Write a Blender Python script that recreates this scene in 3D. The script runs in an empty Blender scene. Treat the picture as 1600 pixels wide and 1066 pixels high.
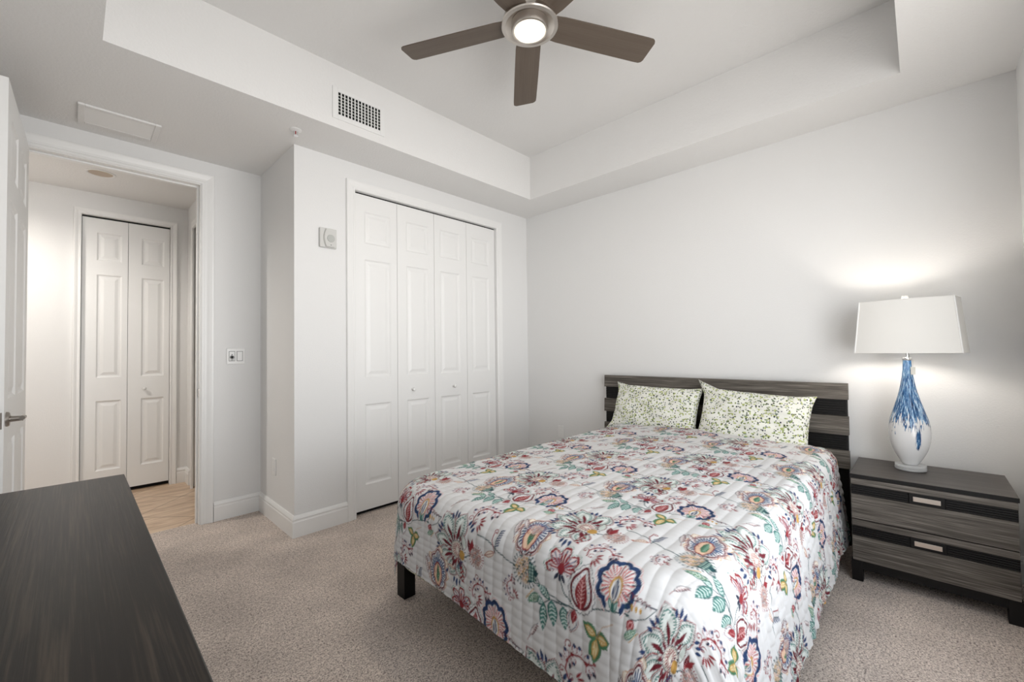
import bpy, math, random
import numpy as np
from mathutils import Vector, Matrix

random.seed(7)
SC = bpy.context.scene
COL = SC.collection

# ------------------------------------------------------------------ camera
YAW, PITCH, ROLL, FPX, EYE = 0.8028, 0.0230, -0.0127, 661.8, 1.2021
fw = Vector((math.sin(YAW)*math.cos(PITCH), math.cos(YAW)*math.cos(PITCH), math.sin(PITCH)))
rt = Vector((math.cos(YAW), -math.sin(YAW), 0))
up = rt.cross(fw)
r2 = rt*math.cos(ROLL) + up*math.sin(ROLL)
u2 = -rt*math.sin(ROLL) + up*math.cos(ROLL)
cd = bpy.data.cameras.new('camera')
cam = bpy.data.objects.new('camera', cd)
COL.objects.link(cam)
cam.matrix_world = Matrix(((r2.x, u2.x, -fw.x, 0), (r2.y, u2.y, -fw.y, 0), (r2.z, u2.z, -fw.z, EYE), (0, 0, 0, 1)))
cd.sensor_width = 36
cd.lens = FPX/1600*36
cd.clip_start = 0.02
SC.camera = cam

# ------------------------------------------------------------------ daylight, exposure
SC.view_settings.view_transform = 'Standard'
SC.view_settings.look = 'None'
SC.view_settings.gamma = 1
SC.view_settings.use_curve_mapping = False
SC.view_settings.exposure = -0.05
W = bpy.data.worlds.new('daylight')
SC.world = W
W.use_nodes = True
bg = W.node_tree.nodes['Background']
# pale sky above, bright sunlit ground below the horizon
_wt = W.node_tree
_tc = _wt.nodes.new('ShaderNodeTexCoord')
_sp = _wt.nodes.new('ShaderNodeSeparateXYZ')
_wt.links.new(_tc.outputs['Generated'], _sp.inputs[0])
_rp = _wt.nodes.new('ShaderNodeValToRGB')
for _p, _c in ((.0, (.30, .29, .28)), (.22, (.62, .60, .58)), (.42, (1.30, 1.28, 1.26)), (.53, (1.25, 1.27, 1.29)), (.66, (.44, .47, .50))):
    _e = _rp.color_ramp.elements.new(_p)
    _e.color = (*_c, 1)
_rp.color_ramp.elements.remove(_rp.color_ramp.elements[0])
_rp.color_ramp.elements.remove(_rp.color_ramp.elements[-1])
_mr = _wt.nodes.new('ShaderNodeMapRange')
_mr.inputs['From Min'].default_value = -1
_mr.inputs['From Max'].default_value = 1
_wt.links.new(_sp.outputs['Z'], _mr.inputs['Value'])
_wt.links.new(_mr.outputs[0], _rp.inputs['Fac'])
_wt.links.new(_rp.outputs['Color'], bg.inputs['Color'])
bg.inputs['Strength'].default_value = 5.7

def add_light(name, kind, loc, energy, color=(1, 1, 1), size=0.1, size_y=None, rot=(0, 0, 0), shape=None):
    l = bpy.data.lights.new(name, kind)
    l.energy = energy
    l.color = color
    if kind == 'AREA':
        l.shape = shape or ('RECTANGLE' if size_y else 'SQUARE')
        l.size = size
        if size_y: l.size_y = size_y
    else:
        l.shadow_soft_size = size
    o = bpy.data.objects.new(name, l)
    o.location = loc
    o.rotation_euler = rot
    COL.objects.link(o)
    return o

# window opening in the wall behind the camera: a portal guides the sky light through it
WX0, WX1, WZ0, WZ1 = 0.30, 2.40, 0.40, 2.40
portal = add_light('window_portal', 'AREA', ((WX0+WX1)/2, -0.49, (WZ0+WZ1)/2), 1, size=WX1-WX0, size_y=WZ1-WZ0, rot=(math.pi/2, 0, 0))
portal.data.cycles.is_portal = True

# ------------------------------------------------------------------ dimensions
XL, XR, YF, YC, YD, XC, H, H2 = -0.36, 3.321, -0.381, 2.977, 3.699, 1.012, 2.60, 2.994
TX0, TX1, TY0, TY1 = 0.079, 2.9295, 0.043, 2.572
DX0, DX1, DH = -0.235, 0.624, 2.423          # bedroom doorway
CX0, CX1, CH = 1.431, 2.871, 2.403           # closet opening
YH, HXR, HXL = 5.06, 0.757, -2.3             # hall
HX0, HX1, HHH = 0.040, 0.628, 2.405          # hall closet opening
WT = 0.11

# ------------------------------------------------------------------ materials
def lin(c):
    return tuple(((v/255)/12.92 if v/255 <= .04045 else ((v/255+.055)/1.055)**2.4) for v in c)

class NT:
    def __init__(s, name):
        s.m = bpy.data.materials.new(name)
        s.m.use_nodes = True
        s.t = s.m.node_tree
        s.b = s.t.nodes['Principled BSDF']
        s.out = s.t.nodes['Material Output']
    def n(s, kind, **kw):
        nd = s.t.nodes.new(kind)
        for k, v in kw.items():
            if k.startswith('i_'):
                nd.inputs[k[2:].replace('_', ' ')].default_value = v
            else:
                setattr(nd, k, v)
        return nd
    def l(s, a, b):
        s.t.links.new(a, b)
    def coord(s, scale=(1, 1, 1), kind='Object', rot=(0, 0, 0)):
        tc = s.n('ShaderNodeTexCoord')
        mp = s.n('ShaderNodeMapping')
        mp.inputs['Scale'].default_value = scale
        mp.inputs['Rotation'].default_value = rot
        s.l(tc.outputs[kind], mp.inputs['Vector'])
        return mp.outputs['Vector']
    def noise(s, vec, scale, detail=3, rough=.5, dist=0.0):
        nd = s.n('ShaderNodeTexNoise')
        nd.inputs['Scale'].default_value = scale
        nd.inputs['Detail'].default_value = detail
        nd.inputs['Roughness'].default_value = rough
        nd.inputs['Distortion'].default_value = dist
        s.l(vec, nd.inputs['Vector'])
        return nd.outputs['Fac']
    def ramp(s, fac, stops):
        r = s.n('ShaderNodeValToRGB')
        e = r.color_ramp.elements
        while len(e) < len(stops): e.new(0.5)
        for i, (p, c) in enumerate(stops):
            e[i].position = p
            e[i].color = (*c, 1)
        s.l(fac, r.inputs['Fac'])
        return r.outputs['Color']
    def bump(s, h, strength, dist=.01):
        b = s.n('ShaderNodeBump')
        b.inputs['Strength'].default_value = strength
        b.inputs['Distance'].default_value = dist
        s.l(h, b.inputs['Height'])
        s.l(b.outputs['Normal'], s.b.inputs['Normal'])
    def base(s, c, rough=.5, spec=.5, metal=0):
        if isinstance(c, tuple): s.b.inputs['Base Color'].default_value = (*c, 1)
        else: s.l(c, s.b.inputs['Base Color'])
        s.b.inputs['Roughness'].default_value = rough
        s.b.inputs['Specular IOR Level'].default_value = spec
        s.b.inputs['Metallic'].default_value = metal

def paint(name, c, rough, bscale, bstr, spec=.3):
    m = NT(name)
    m.base(c, rough, spec)
    if bstr:
        v = m.coord()
        m.bump(m.noise(v, bscale, 4, .6), bstr, .004)
    return m.m

M = {}
M['wall'] = paint('wall_paint', (.80, .80, .795), .75, 130, .22)
M['ceil'] = paint('ceiling_paint', (.83, .825, .815), .9, 75, .55)
M['trim'] = paint('trim_paint', (.86, .86, .85), .35, 90, .02, .5)
M['plastic'] = paint('white_plastic', (.84, .84, .83), .35, 60, .01, .5)
M['dark'] = paint('dark_track_and_shade', (.012, .012, .012), .9, 60, .0)  # near-black for the tracks and for painted shade in closets and duct

def door_mat():
    m = NT('door_paint')
    m.base((.86, .86, .85), .4, .45)
    v = m.coord((14, 14, 1.0))
    n1 = m.noise(v, 9, 4, .6, 1.2)
    m.bump(n1, .10, .003)
    return m.m
M['door'] = door_mat()

def carpet():
    m = NT('carpet')
    v = m.coord()
    fine = m.noise(v, 165, 3, .75)
    mid = m.noise(v, 70, 2, .6)
    big = m.noise(v, 3.2, 3, .55)
    mx = m.n('ShaderNodeMath', operation='MULTIPLY_ADD')
    m.l(fine, mx.inputs[0]); mx.inputs[1].default_value = .75
    sc = m.n('ShaderNodeMath', operation='MULTIPLY'); m.l(mid, sc.inputs[0]); sc.inputs[1].default_value = .25
    m.l(sc.outputs[0], mx.inputs[2])
    c = m.ramp(mx.outputs[0], [(.38, lin((104, 90, 82))), (.47, lin((206, 189, 178))), (.58, lin((252, 240, 230)))])
    c2 = m.ramp(big, [(.32, (.84, .83, .82)), (.66, (1.12, 1.11, 1.10))])
    mix = m.n('ShaderNodeMix', data_type='RGBA', blend_type='MULTIPLY')
    mix.inputs['Factor'].default_value = 1
    m.l(c, mix.inputs['A']); m.l(c2, mix.inputs['B'])
    m.base(mix.outputs['Result'], .95, .1)
    m.b.inputs['Sheen Weight'].default_value = .25
    m.bump(mx.outputs[0], .9, .012)
    return m.m
M['carpet'] = carpet()

def tile():
    m = NT('floor_tile')
    v = m.coord((1, 1, 1), rot=(0, 0, math.radians(45)))
    br = m.n('ShaderNodeTexBrick')
    br.offset = 0
    br.inputs['Scale'].default_value = 1
    br.inputs['Brick Width'].default_value = .46
    br.inputs['Row Height'].default_value = .46
    br.inputs['Mortar Size'].default_value = .004
    br.inputs['Mortar Smooth'].default_value = .1
    m.l(v, br.inputs['Vector'])
    vs = m.coord((1.2, 7, 1), rot=(0, 0, math.radians(-30)))
    vein = m.noise(vs, 3.0, 5, .6, .8)
    c = m.ramp(vein, [(.35, lin((176, 148, 122))), (.5, lin((206, 180, 154))), (.66, lin((222, 200, 176)))])
    mix = m.n('ShaderNodeMix', data_type='RGBA')
    m.l(br.outputs['Fac'], mix.inputs['Factor'])
    m.l(c, mix.inputs['A'])
    mix.inputs['B'].default_value = (*lin((150, 125, 102)), 1)
    m.base(mix.outputs['Result'], .35, .4)
    return m.m
M['tile'] = tile()

def wood(name, axis, cols, rough=.5, scale=1.0, bump=.15, contrast=1.0):
    m = NT(name)
    s = [44*scale, 44*scale, 44*scale]
    s[axis] = 1.5*scale
    v = m.coord(tuple(s))
    n1 = m.noise(v, 1.0, 6, .68, .55)
    s2 = [260*scale]*3; s2[axis] = 5*scale
    n2 = m.noise(m.coord(tuple(s2)), 1.0, 2, .5)
    mx = m.n('ShaderNodeMath', operation='MULTIPLY_ADD')
    m.l(n2, mx.inputs[0]); mx.inputs[1].default_value = .45
    sc = m.n('ShaderNodeMath', operation='MULTIPLY'); m.l(n1, sc.inputs[0]); sc.inputs[1].default_value = .55
    m.l(sc.outputs[0], mx.inputs[2])
    c = m.ramp(mx.outputs[0], [(.5-.16*contrast, lin(cols[0])), (.5, lin(cols[1])), (.5+.15*contrast, lin(cols[2]))])
    m.base(c, rough, .28)
    m.bump(mx.outputs[0], bump, .002)
    return m.m
GREY = ((44, 40, 37), (94, 89, 83), (146, 139, 132))
M['greywood'] = wood('grey_oak_laminate', 1, GREY, .5, 1.15, .12, 1.15)
M['blackwood'] = paint('black_painted_wood', lin((23, 22, 22)), .5, 80, .03, .25)
M['topwood'] = wood('charcoal_wood_top', 1, ((48, 43, 41), (66, 61, 58), (88, 82, 79)), .38, 1.0, .06)
M['dresserwood'] = wood('black_brown_ash', 1, ((14, 11, 8), (24, 19, 15), (62, 53, 44)), .36, 1.0, .35, .95)
M['bladewood'] = wood('fan_blade_wood', 0, ((96, 85, 75), (102, 91, 81), (108, 97, 87)), .5, .8, .02)

def metal(name, c, rough):
    m = NT(name); m.base(c, rough, .5, 1.0); return m.m
M['nickel'] = metal('brushed_nickel', (.62, .58, .54), .32)
M['darknickel'] = metal('satin_nickel', (.36, .33, .30), .3)
M['chrome'] = metal('chrome', (.8, .8, .8), .12)

def glow(name, c, strength):
    m = NT(name)
    m.base((.9, .9, .88), .5)
    m.b.inputs['Emission Color'].default_value = (*c, 1)
    m.b.inputs['Emission Strength'].default_value = strength
    return m.m
M['fanglow'] = glow('lit_diffuser', (1.0, .87, .66), 1.15)
M['bulb'] = glow('lit_bulb', (1.0, .92, .83), 150)
M['halllens'] = glow('lit_hall_lens', (1.0, .9, .76), 5)

def shade_mat():
    m = NT('lamp_shade_linen')
    t = m.t
    dif = m.n('ShaderNodeBsdfDiffuse'); dif.inputs['Color'].default_value = (.82, .81, .78, 1)
    tr = m.n('ShaderNodeBsdfTranslucent'); tr.inputs['Color'].default_value = (.85, .82, .76, 1)
    mx = m.n('ShaderNodeMixShader'); mx.inputs[0].default_value = .003
    m.l(dif.outputs[0], mx.inputs[1]); m.l(tr.outputs[0], mx.inputs[2])
    m.l(mx.outputs[0], m.out.inputs['Surface'])
    return m.m
M['shade'] = shade_mat()

def acrylic():
    m = NT('clear_acrylic')
    m.base((.96, .97, .97), .03, .5)
    m.b.inputs['Transmission Weight'].default_value = .55
    m.b.inputs['IOR'].default_value = 1.45
    return m.m
M['acrylic'] = acrylic()

def lamp_glass():
    # white glass body with blue strokes that run down from the neck
    m = NT('blue_white_art_glass')
    tc = m.n('ShaderNodeTexCoord')
    sep = m.n('ShaderNodeSeparateXYZ')
    m.l(tc.outputs['Object'], sep.inputs[0])
    at = m.n('ShaderNodeMath', operation='ARCTAN2')
    m.l(sep.outputs['Y'], at.inputs[0]); m.l(sep.outputs['X'], at.inputs[1])
    comb = m.n('ShaderNodeCombineXYZ')
    cs = m.n('ShaderNodeMath', operation='COSINE'); m.l(at.outputs[0], cs.inputs[0])
    sn = m.n('ShaderNodeMath', operation='SINE'); m.l(at.outputs[0], sn.inputs[0])
    m.l(cs.outputs[0], comb.inputs['X']); m.l(sn.outputs[0], comb.inputs['Y']); m.l(sep.outputs['Z'], comb.inputs['Z'])
    mp = m.n('ShaderNodeMapping'); mp.inputs['Scale'].default_value = (7, 7, 12)
    m.l(comb.outputs[0], mp.inputs['Vector'])
    streak = m.noise(mp.outputs[0], 1.2, 3, .6, .7)
    mp2 = m.n('ShaderNodeMapping'); mp2.inputs['Scale'].default_value = (11, 11, 26); mp2.inputs['Location'].default_value = (3, 1, 2)
    m.l(comb.outputs[0], mp2.inputs['Vector'])
    fleck = m.noise(mp2.outputs[0], 1.0, 3, .6, .5)
    # coverage: high on the neck, ragged edge near z = 0.21 above the base
    edge = m.n('ShaderNodeMath', operation='MULTIPLY_ADD'); m.l(streak, edge.inputs[0]); edge.inputs[1].default_value = .34; m.l(sep.outputs['Z'], edge.inputs[2])
    thr = m.n('ShaderNodeMapRange'); thr.inputs['From Min'].default_value = .415; thr.inputs['From Max'].default_value = .435
    m.l(edge.outputs[0], thr.inputs['Value'])
    blue = m.ramp(fleck, [(.34, lin((18, 44, 80))), (.50, lin((48, 94, 142))), (.60, lin((150, 186, 214))), (.68, lin((222, 230, 236)))])
    # one stray stroke running down the belly
    d1 = m.n('ShaderNodeVectorMath', operation='DISTANCE')
    mpp = m.n('ShaderNodeMapping'); mpp.inputs['Scale'].default_value = (1, 1, .17)
    mpp.inputs['Rotation'].default_value = (math.radians(-16), 0, 0)
    m.l(tc.outputs['Object'], mpp.inputs['Vector'])
    m.l(mpp.outputs[0], d1.inputs[0])
    q = Matrix.Rotation(math.radians(-16), 3, 'X') @ Vector((-.072, -.034, .170*.17))
    d1.inputs[1].default_value = q
    st = m.n('ShaderNodeMapRange'); st.inputs['From Min'].default_value = .0145; st.inputs['From Max'].default_value = .011
    ad = m.n('ShaderNodeMath', operation='MULTIPLY_ADD'); m.l(fleck, ad.inputs[0]); ad.inputs[1].default_value = .012; m.l(d1.outputs['Value'], ad.inputs[2])
    sb = m.n('ShaderNodeMath', operation='SUBTRACT'); m.l(ad.outputs[0], sb.inputs[0]); sb.inputs[1].default_value = .004
    m.l(sb.outputs[0], st.inputs['Value'])
    mxm = m.n('ShaderNodeMath', operation='MAXIMUM'); m.l(thr.outputs[0], mxm.inputs[0]); m.l(st.outputs[0], mxm.inputs[1])
    mix = m.n('ShaderNodeMix', data_type='RGBA')
    m.l(mxm.outputs[0], mix.inputs['Factor'])
    mix.inputs['A'].default_value = (*lin((226, 226, 226)), 1)
    m.l(blue, mix.inputs['B'])
    m.base(mix.outputs['Result'], .12, .5)
    return m.m
M['lampglass'] = lamp_glass()

def pillow_print():
    m = NT('leaf_print_cotton')
    base = (.80, .80, .74)
    cur = None
    def layer(scale, rnd, thr, cols, prev, stretch, rotz, seed):
        vec = m.coord((scale*stretch[0], scale*stretch[1], scale*stretch[2]), rot=(rotz, rotz*.6, rotz))
        off = m.n('ShaderNodeVectorMath', operation='ADD'); off.inputs[1].default_value = (seed, seed*1.7, seed*.4)
        m.l(vec, off.inputs[0])
        vo = m.n('ShaderNodeTexVoronoi'); vo.inputs['Scale'].default_value = 1
        vo.inputs['Randomness'].default_value = rnd
        m.l(off.outputs[0], vo.inputs['Vector'])
        mr = m.n('ShaderNodeMapRange'); mr.inputs['From Min'].default_value = thr; mr.inputs['From Max'].default_value = thr*.8
        m.l(vo.outputs['Distance'], mr.inputs['Value'])
        sp = m.n('ShaderNodeSeparateColor'); m.l(vo.outputs['Color'], sp.inputs[0])
        col = m.ramp(sp.outputs[0], cols)
        mix = m.n('ShaderNodeMix', data_type='RGBA')
        m.l(mr.outputs[0], mix.inputs['Factor'])
        if isinstance(prev, tuple): mix.inputs['A'].default_value = (*prev, 1)
        else: m.l(prev, mix.inputs['A'])
        m.l(col, mix.inputs['B'])
        return mix.outputs['Result']
    g = [(.0, lin((168, 178, 112))), (.4, lin((190, 198, 132))), (.7, lin((128, 146, 84))), (.95, lin((120, 130, 130)))]
    d = [(.0, lin((96, 104, 66))), (.45, lin((70, 74, 80))), (.7, lin((36, 40, 52))), (.9, lin((150, 160, 100)))]
    c = layer(48, 1, .34, g, base, (.6, 1, 1.4), .7, 0.0)
    c = layer(54, 1, .30, g, c, (1, 1.3, .6), -.8, 5.3)
    c = layer(56, 1, .27, d, c, (.8, 1.2, .7), .3, 9.1)
    c = layer(52, 1, .25, d, c, (1.2, .7, 1.1), 1.1, 13.7)
    m.base(c, .85, .15)
    v = m.coord()
    m.bump(m.noise(v, 22, 3, .6), .25, .01)
    return m.m
M['pillow'] = pillow_print()

def quilt_mat():
    m = NT('quilted_floral_cotton')
    a = m.n('ShaderNodeVertexColor'); a.layer_name = 'print'
    m.base(a.outputs['Color'], .85, .15)
    return m.m
M['quilt'] = quilt_mat()
M['red'] = paint('red_glass_bulb', lin((150, 30, 40)), .2, 60, 0)
M['switchgrey'] = paint('speaker_face', (.48, .49, .47), .6, 300, .2)
M['switchdark'] = paint('grey_control', lin((120, 120, 120)), .4, 60, 0)
M['sounder'] = paint('sounder_plastic', (.62, .62, .60), .45, 60, .01, .4)
M['grille'] = paint('speaker_grille', lin((196, 197, 192)), .6, 400, .3)
M['handleplate'] = metal('brushed_steel', (.72, .66, .60), .35)

# ------------------------------------------------------------------ mesh helpers
class MB:
    def __init__(s): s.v = []; s.f = []
    def add(s, vs, fs):
        o = len(s.v); s.v += [tuple(x) for x in vs]; s.f += [tuple(i+o for i in f) for f in fs]
        return s
    def box(s, x0, x1, y0, y1, z0, z1):
        vs = [(x, y, z) for z in (z0, z1) for y in (y0, y1) for x in (x0, x1)]
        return s.add(vs, [(0, 2, 3, 1), (4, 5, 7, 6), (0, 1, 5, 4), (2, 6, 7, 3), (0, 4, 6, 2), (1, 3, 7, 5)])
    def lathe(s, prof, c=(0, 0, 0), n=40, closed=True, axis='z'):
        vs, fs = [], []
        for r, z in prof:
            for k in range(n):
                a = 2*math.pi*k/n
                p = (r*math.cos(a), r*math.sin(a), z)
                if axis == 'x': p = (p[2], p[0], p[1])
                if axis == 'y': p = (p[1], p[2], p[0])
                vs.append((c[0]+p[0], c[1]+p[1], c[2]+p[2]))
        for i in range(len(prof)-1):
            for k in range(n):
                k2 = (k+1) % n
                fs.append((i*n+k, i*n+k2, (i+1)*n+k2, (i+1)*n+k))
        if closed:
            fs.append(tuple(range(n))[::-1])
            fs.append(tuple((len(prof)-1)*n+k for k in range(n)))
        return s.add(vs, fs)
    def tube(s, pts, r, n=12):
        pts = [Vector(p) for p in pts]
        vs, fs = [], []
        for i, p in enumerate(pts):
            d = (pts[min(i+1, len(pts)-1)] - pts[max(i-1, 0)]).normalized()
            a = d.cross(Vector((0, 0, 1)))
            if a.length < 1e-3: a = d.cross(Vector((1, 0, 0)))
            a.normalize(); b = d.cross(a)
            rr = r[i] if isinstance(r, (list, tuple)) else r
            for k in range(n):
                t = 2*math.pi*k/n
                vs.append(p + a*rr*math.cos(t) + b*rr*math.sin(t))
        for i in range(len(pts)-1):
            for k in range(n):
                fs.append((i*n+k, i*n+(k+1) % n, (i+1)*n+(k+1) % n, (i+1)*n+k))
        fs.append(tuple(range(n))[::-1]); fs.append(tuple((len(pts)-1)*n+k for k in range(n)))
        return s.add(vs, fs)
    def sweep(s, path, prof, fn, flip=False):
        """mitred sweep of profile [(d, h)] along a 2-D path; fn(a, b, h) -> xyz"""
        P = [Vector(p) for p in path]
        rows = []
        for i, p in enumerate(P):
            d0 = (P[i]-P[i-1]).normalized() if i else (P[1]-P[0]).normalized()
            d1 = (P[i+1]-P[i]).normalized() if i < len(P)-1 else d0
            n0 = Vector((-d0.y, d0.x)); n1 = Vector((-d1.y, d1.x))
            mi = (n0+n1)
            mi = mi/(1+n0.dot(n1))
            rows.append([fn(p.x+mi.x*d*(-1 if flip else 1), p.y+mi.y*d*(-1 if flip else 1), h) for d, h in prof])
        n = len(prof)
        vs = [v for r in rows for v in r]
        fs = []
        for i in range(len(P)-1):
            for k in range(n):
                k2 = (k+1) % n
                fs.append((i*n+k, i*n+k2, (i+1)*n+k2, (i+1)*n+k))
        fs.append(tuple(range(n))); fs.append(tuple((len(P)-1)*n+k for k in range(n))[::-1])
        return s.add(vs, fs)
    def build(s, name, mat, parent=None, off=(0, 0, 0), bevel=0, smooth=False, seg=2):
        me = bpy.data.meshes.new(name)
        me.from_pydata([(x-off[0], y-off[1], z-off[2]) for x, y, z in s.v], [], s.f)
        me.update()
        import bmesh
        bm = bmesh.new(); bm.from_mesh(me)
        bmesh.ops.recalc_face_normals(bm, faces=bm.faces)
        bm.to_mesh(me); bm.free()
        o = bpy.data.objects.new(name, me)
        COL.objects.link(o)
        me.materials.append(mat)
        if parent: o.parent = parent
        if smooth:
            for p in me.polygons: p.use_smooth = True
            md = o.modifiers.new('edges', 'EDGE_SPLIT'); md.split_angle = math.radians(38)
        if bevel:
            b = o.modifiers.new('bevel', 'BEVEL'); b.width = bevel; b.segments = seg; b.limit_method = 'ANGLE'; b.angle_limit = math.radians(40)
        return o

def tag(o, label, cat, group=None, kind=None):
    if label: o['label'] = label
    if cat: o['category'] = cat
    if group: o['group'] = group
    if kind: o['kind'] = kind
    return o

def thing(name, loc, label, cat, group=None, kind=None):
    o = bpy.data.objects.new(name, None)
    o.empty_display_size = .05
    o.location = loc
    COL.objects.link(o)
    return tag(o, label, cat, group, kind)

def struct(o, label=None, cat=None):
    o['kind'] = 'structure'
    if label: o['label'] = label
    if cat: o['category'] = cat
    return o

# ------------------------------------------------------------------ room shell
def wall_x(mb, y0, y1, x0, x1, z0, z1, hole=None):
    if not hole:
        mb.box(x0, x1, y0, y1, z0, z1); return
    hx0, hx1, hz0, hz1 = hole
    mb.box(x0, hx0, y0, y1, z0, z1); mb.box(hx1, x1, y0, y1, z0, z1); mb.box(hx0, hx1, y0, y1, hz1, z1)
    if hz0 > z0 + 1e-4: mb.box(hx0, hx1, y0, y1, z0, hz0)

FT = -.06
b = MB(); b.box(XL-.1, XR+.1, YF-.1, 3.765, FT, 0)
struct(b.build('floor', M['carpet']), 'beige speckled carpet covering the bedroom floor', 'floor')
b = MB(); b.box(HXL-.1, XR+.1, 3.765, YH+.6, FT, 0)
struct(b.build('floor_hall', M['tile']), 'tan diagonal stone tile floor of the hall beyond the doorway', 'floor')

CT = H2+.12
b = MB()
b.box(XL-.1, TX0, YF-.1, YD+.02, H, CT); b.box(TX1, XR+.1, YF-.1, YD+.02, H, CT)
b.box(TX0, TX1, YF-.1, TY0, H, CT); b.box(TX0, TX1, TY1, YD+.02, H, CT)
b.box(TX0-.01, TX1+.01, TY0-.01, TY1+.01, H2, CT-.005)
struct(b.build('ceiling', M['ceil']), 'off-white textured tray ceiling with a lowered border', 'ceiling')
b = MB(); b.box(HXL-.1, XR+.1, YD+.02, YH+.6, H, H+.1)
struct(b.build('ceiling_hall', M['ceil']), 'beige lit hall ceiling seen through the doorway', 'ceiling')

b = MB(); b.box(XL-.1, XL, YF-.1, YD+WT, 0, H)
struct(b.build('wall_left', M['wall']), 'white wall behind the dresser and the open door', 'wall')
b = MB(); b.box(XR, XR+.1, YF-.1, YC+.9, 0, H)
struct(b.build('wall_right', M['wall']), 'white textured wall behind the headboard and lamp', 'wall')
b = MB(); wall_x(b, YF-.1, YF, XL, XR, 0, H, (WX0, WX1, WZ0, WZ1))
struct(b.build('wall_front', M['wall']), 'white window wall at the right edge of the view', 'wall')
b = MB(); wall_x(b, YC, YC+.10, XC, XR, 0, H, (CX0, CX1, 0, CH))
struct(b.build('wall_back', M['wall']), 'white wall around the wide closet doors', 'wall')
b = MB(); b.box(XC, XC+.1, YC+.10, YD, 0, H)
struct(b.build('wall_return', M['wall']), 'narrow white side wall of the closet bump-out, facing the doorway', 'wall')
b = MB(); wall_x(b, YD, YD+WT, HXL-.1, XR, 0, H, (DX0-.02, DX1+.02, 0, DH+.02))
struct(b.build('wall_doorway', M['wall']), 'white wall around the open bedroom doorway', 'wall')
b = MB(); wall_x(b, YH, YH+.1, HXL, XR, 0, H, (HX0, HX1, 0, HHH)); b.box(HXL, XR, YH+.5, YH+.55, 0, H)
struct(b.build('wall_hall_back', M['wall']), 'cream hall wall around the narrow folding door', 'wall')
b = MB(); b.box(HXR, HXR+.11, 4.81, YH, 0, H); b.box(HXR, HXR+.11, YD+WT, 3.95, 0, H); b.box(HXR, HXR+.11, 3.95, 4.81, DH, H)
b.box(HXR+.9, HXR+1.0, YD+WT, YH, 0, H)
struct(b.build('wall_hall_right', M['wall']), 'cream hall side wall with a tall opening', 'wall')
b = MB(); b.box(HXL-.1, HXL, YD, YH+.1, 0, H)
struct(b.build('wall_hall_left', M['wall']), 'white hall end wall out of view', 'wall')

# window behind the camera
b = MB()
fx = .05
b.box(WX0, WX0+fx, YF-.08, YF-.02, WZ0, WZ1); b.box(WX1-fx, WX1, YF-.08, YF-.02, WZ0, WZ1)
b.box(WX0+fx, WX1-fx, YF-.08, YF-.02, WZ0, WZ0+fx); b.box(WX0+fx, WX1-fx, YF-.08, YF-.02, WZ1-fx, WZ1)
b.box((WX0+WX1)/2-.03, (WX0+WX1)/2+.03, YF-.075, YF-.025, WZ0+fx, WZ1-fx)
struct(b.build('window_1', M['trim'], bevel=.003), 'tall white framed window behind the viewer', 'window')

# baseboards
BB = [(0, 0), (.016, 0), (.016, .098), (.013, .104), (.013, .112), (.016, .117), (.012, .128), (.006, .138), (0, .140)]
def baseboard(name, path, label):
    mb = MB(); mb.sweep([Vector(p) for p in path], BB, lambda a, c, h: (a, c, h), flip=True)
    return struct(mb.build(name, M['trim']), label, 'baseboard')
baseboard('baseboard_back', [(DX1+.085, YD), (XC, YD), (XC, YC), (CX0-.066, YC)], 'white moulded baseboard wrapping the closet corner')
baseboard('baseboard_right', [(CX1+.066, YC), (XR, YC), (XR, YF)], 'white moulded baseboard behind the bed and nightstand')
baseboard('baseboard_left', [(XL, YF), (XL, YD), (DX0-.075, YD)], 'white moulded baseboard behind the dresser')
baseboard('baseboard_hall', [(HX1+.05, YH), (HXR, YH), (HXR, 4.88)], 'white baseboard in the hall corner')
baseboard('baseboard_hall_left', [(HXL, YH), (HX0-.05, YH)], 'white baseboard left of the hall folding door')

# casings : profile d outwards from the opening edge, h = thickness off the wall
CAS = [(0, 0), (0, .010), (.006, .014), (.014, .014), (.018, .011), (.030, .012), (.042, .016), (.055, .019), (.064, .019), (.067, .012), (.067, 0)]
def casing(name, x0, x1, h, yface, sgn, label, w=1.0):
    mb = MB()
    prof = [(d*w, t) for d, t in CAS]
    mb.sweep([(x0, 0), (x0, h), (x1, h), (x1, 0)], prof, lambda a, c, t: (a, yface+sgn*t, c))
    return struct(mb.build(name, M['trim']), label, 'trim')
casing('trim_1', DX0-.006, DX1+.006, DH+.006, YD, -1, 'white moulded casing around the bedroom doorway', 1.15)
casing('trim_2', CX0, CX1, CH, YC, -1, 'white casing around the wide closet doors')
casing('trim_3', HX0, HX1, HHH, YH, -1, 'white casing around the hall folding door', .72)
# jamb of the doorway with stops
b = MB()
b.box(DX1, DX1+.0195, YD-.002, YD+WT+.002, 0, DH+.0195)
b.box(DX0-.0195, DX0, YD-.002, YD+WT+.002, 0, DH+.0195)
b.box(DX0, DX1, YD-.002, YD+WT+.002, DH, DH+.0195)
b.box(DX1-.011, DX1, YD+.045, YD+.08, 0, DH)
b.box(DX0, DX1-.011, YD+.045, YD+.08, DH-.011, DH)
struct(b.build('trim_4', M['trim'], bevel=.0015), 'white door jamb lining of the bedroom doorway', 'trim')
# casing round the hall side opening
mb = MB(); mb.sweep([(4.81, 0), (4.81, DH), (3.95, DH), (3.95, 0)], [(d, t) for d, t in CAS], lambda a, c, t: (HXR-t, a, c), flip=False)
struct(mb.build('trim_5', M['trim']), 'white casing of the hall side opening', 'trim')

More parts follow.
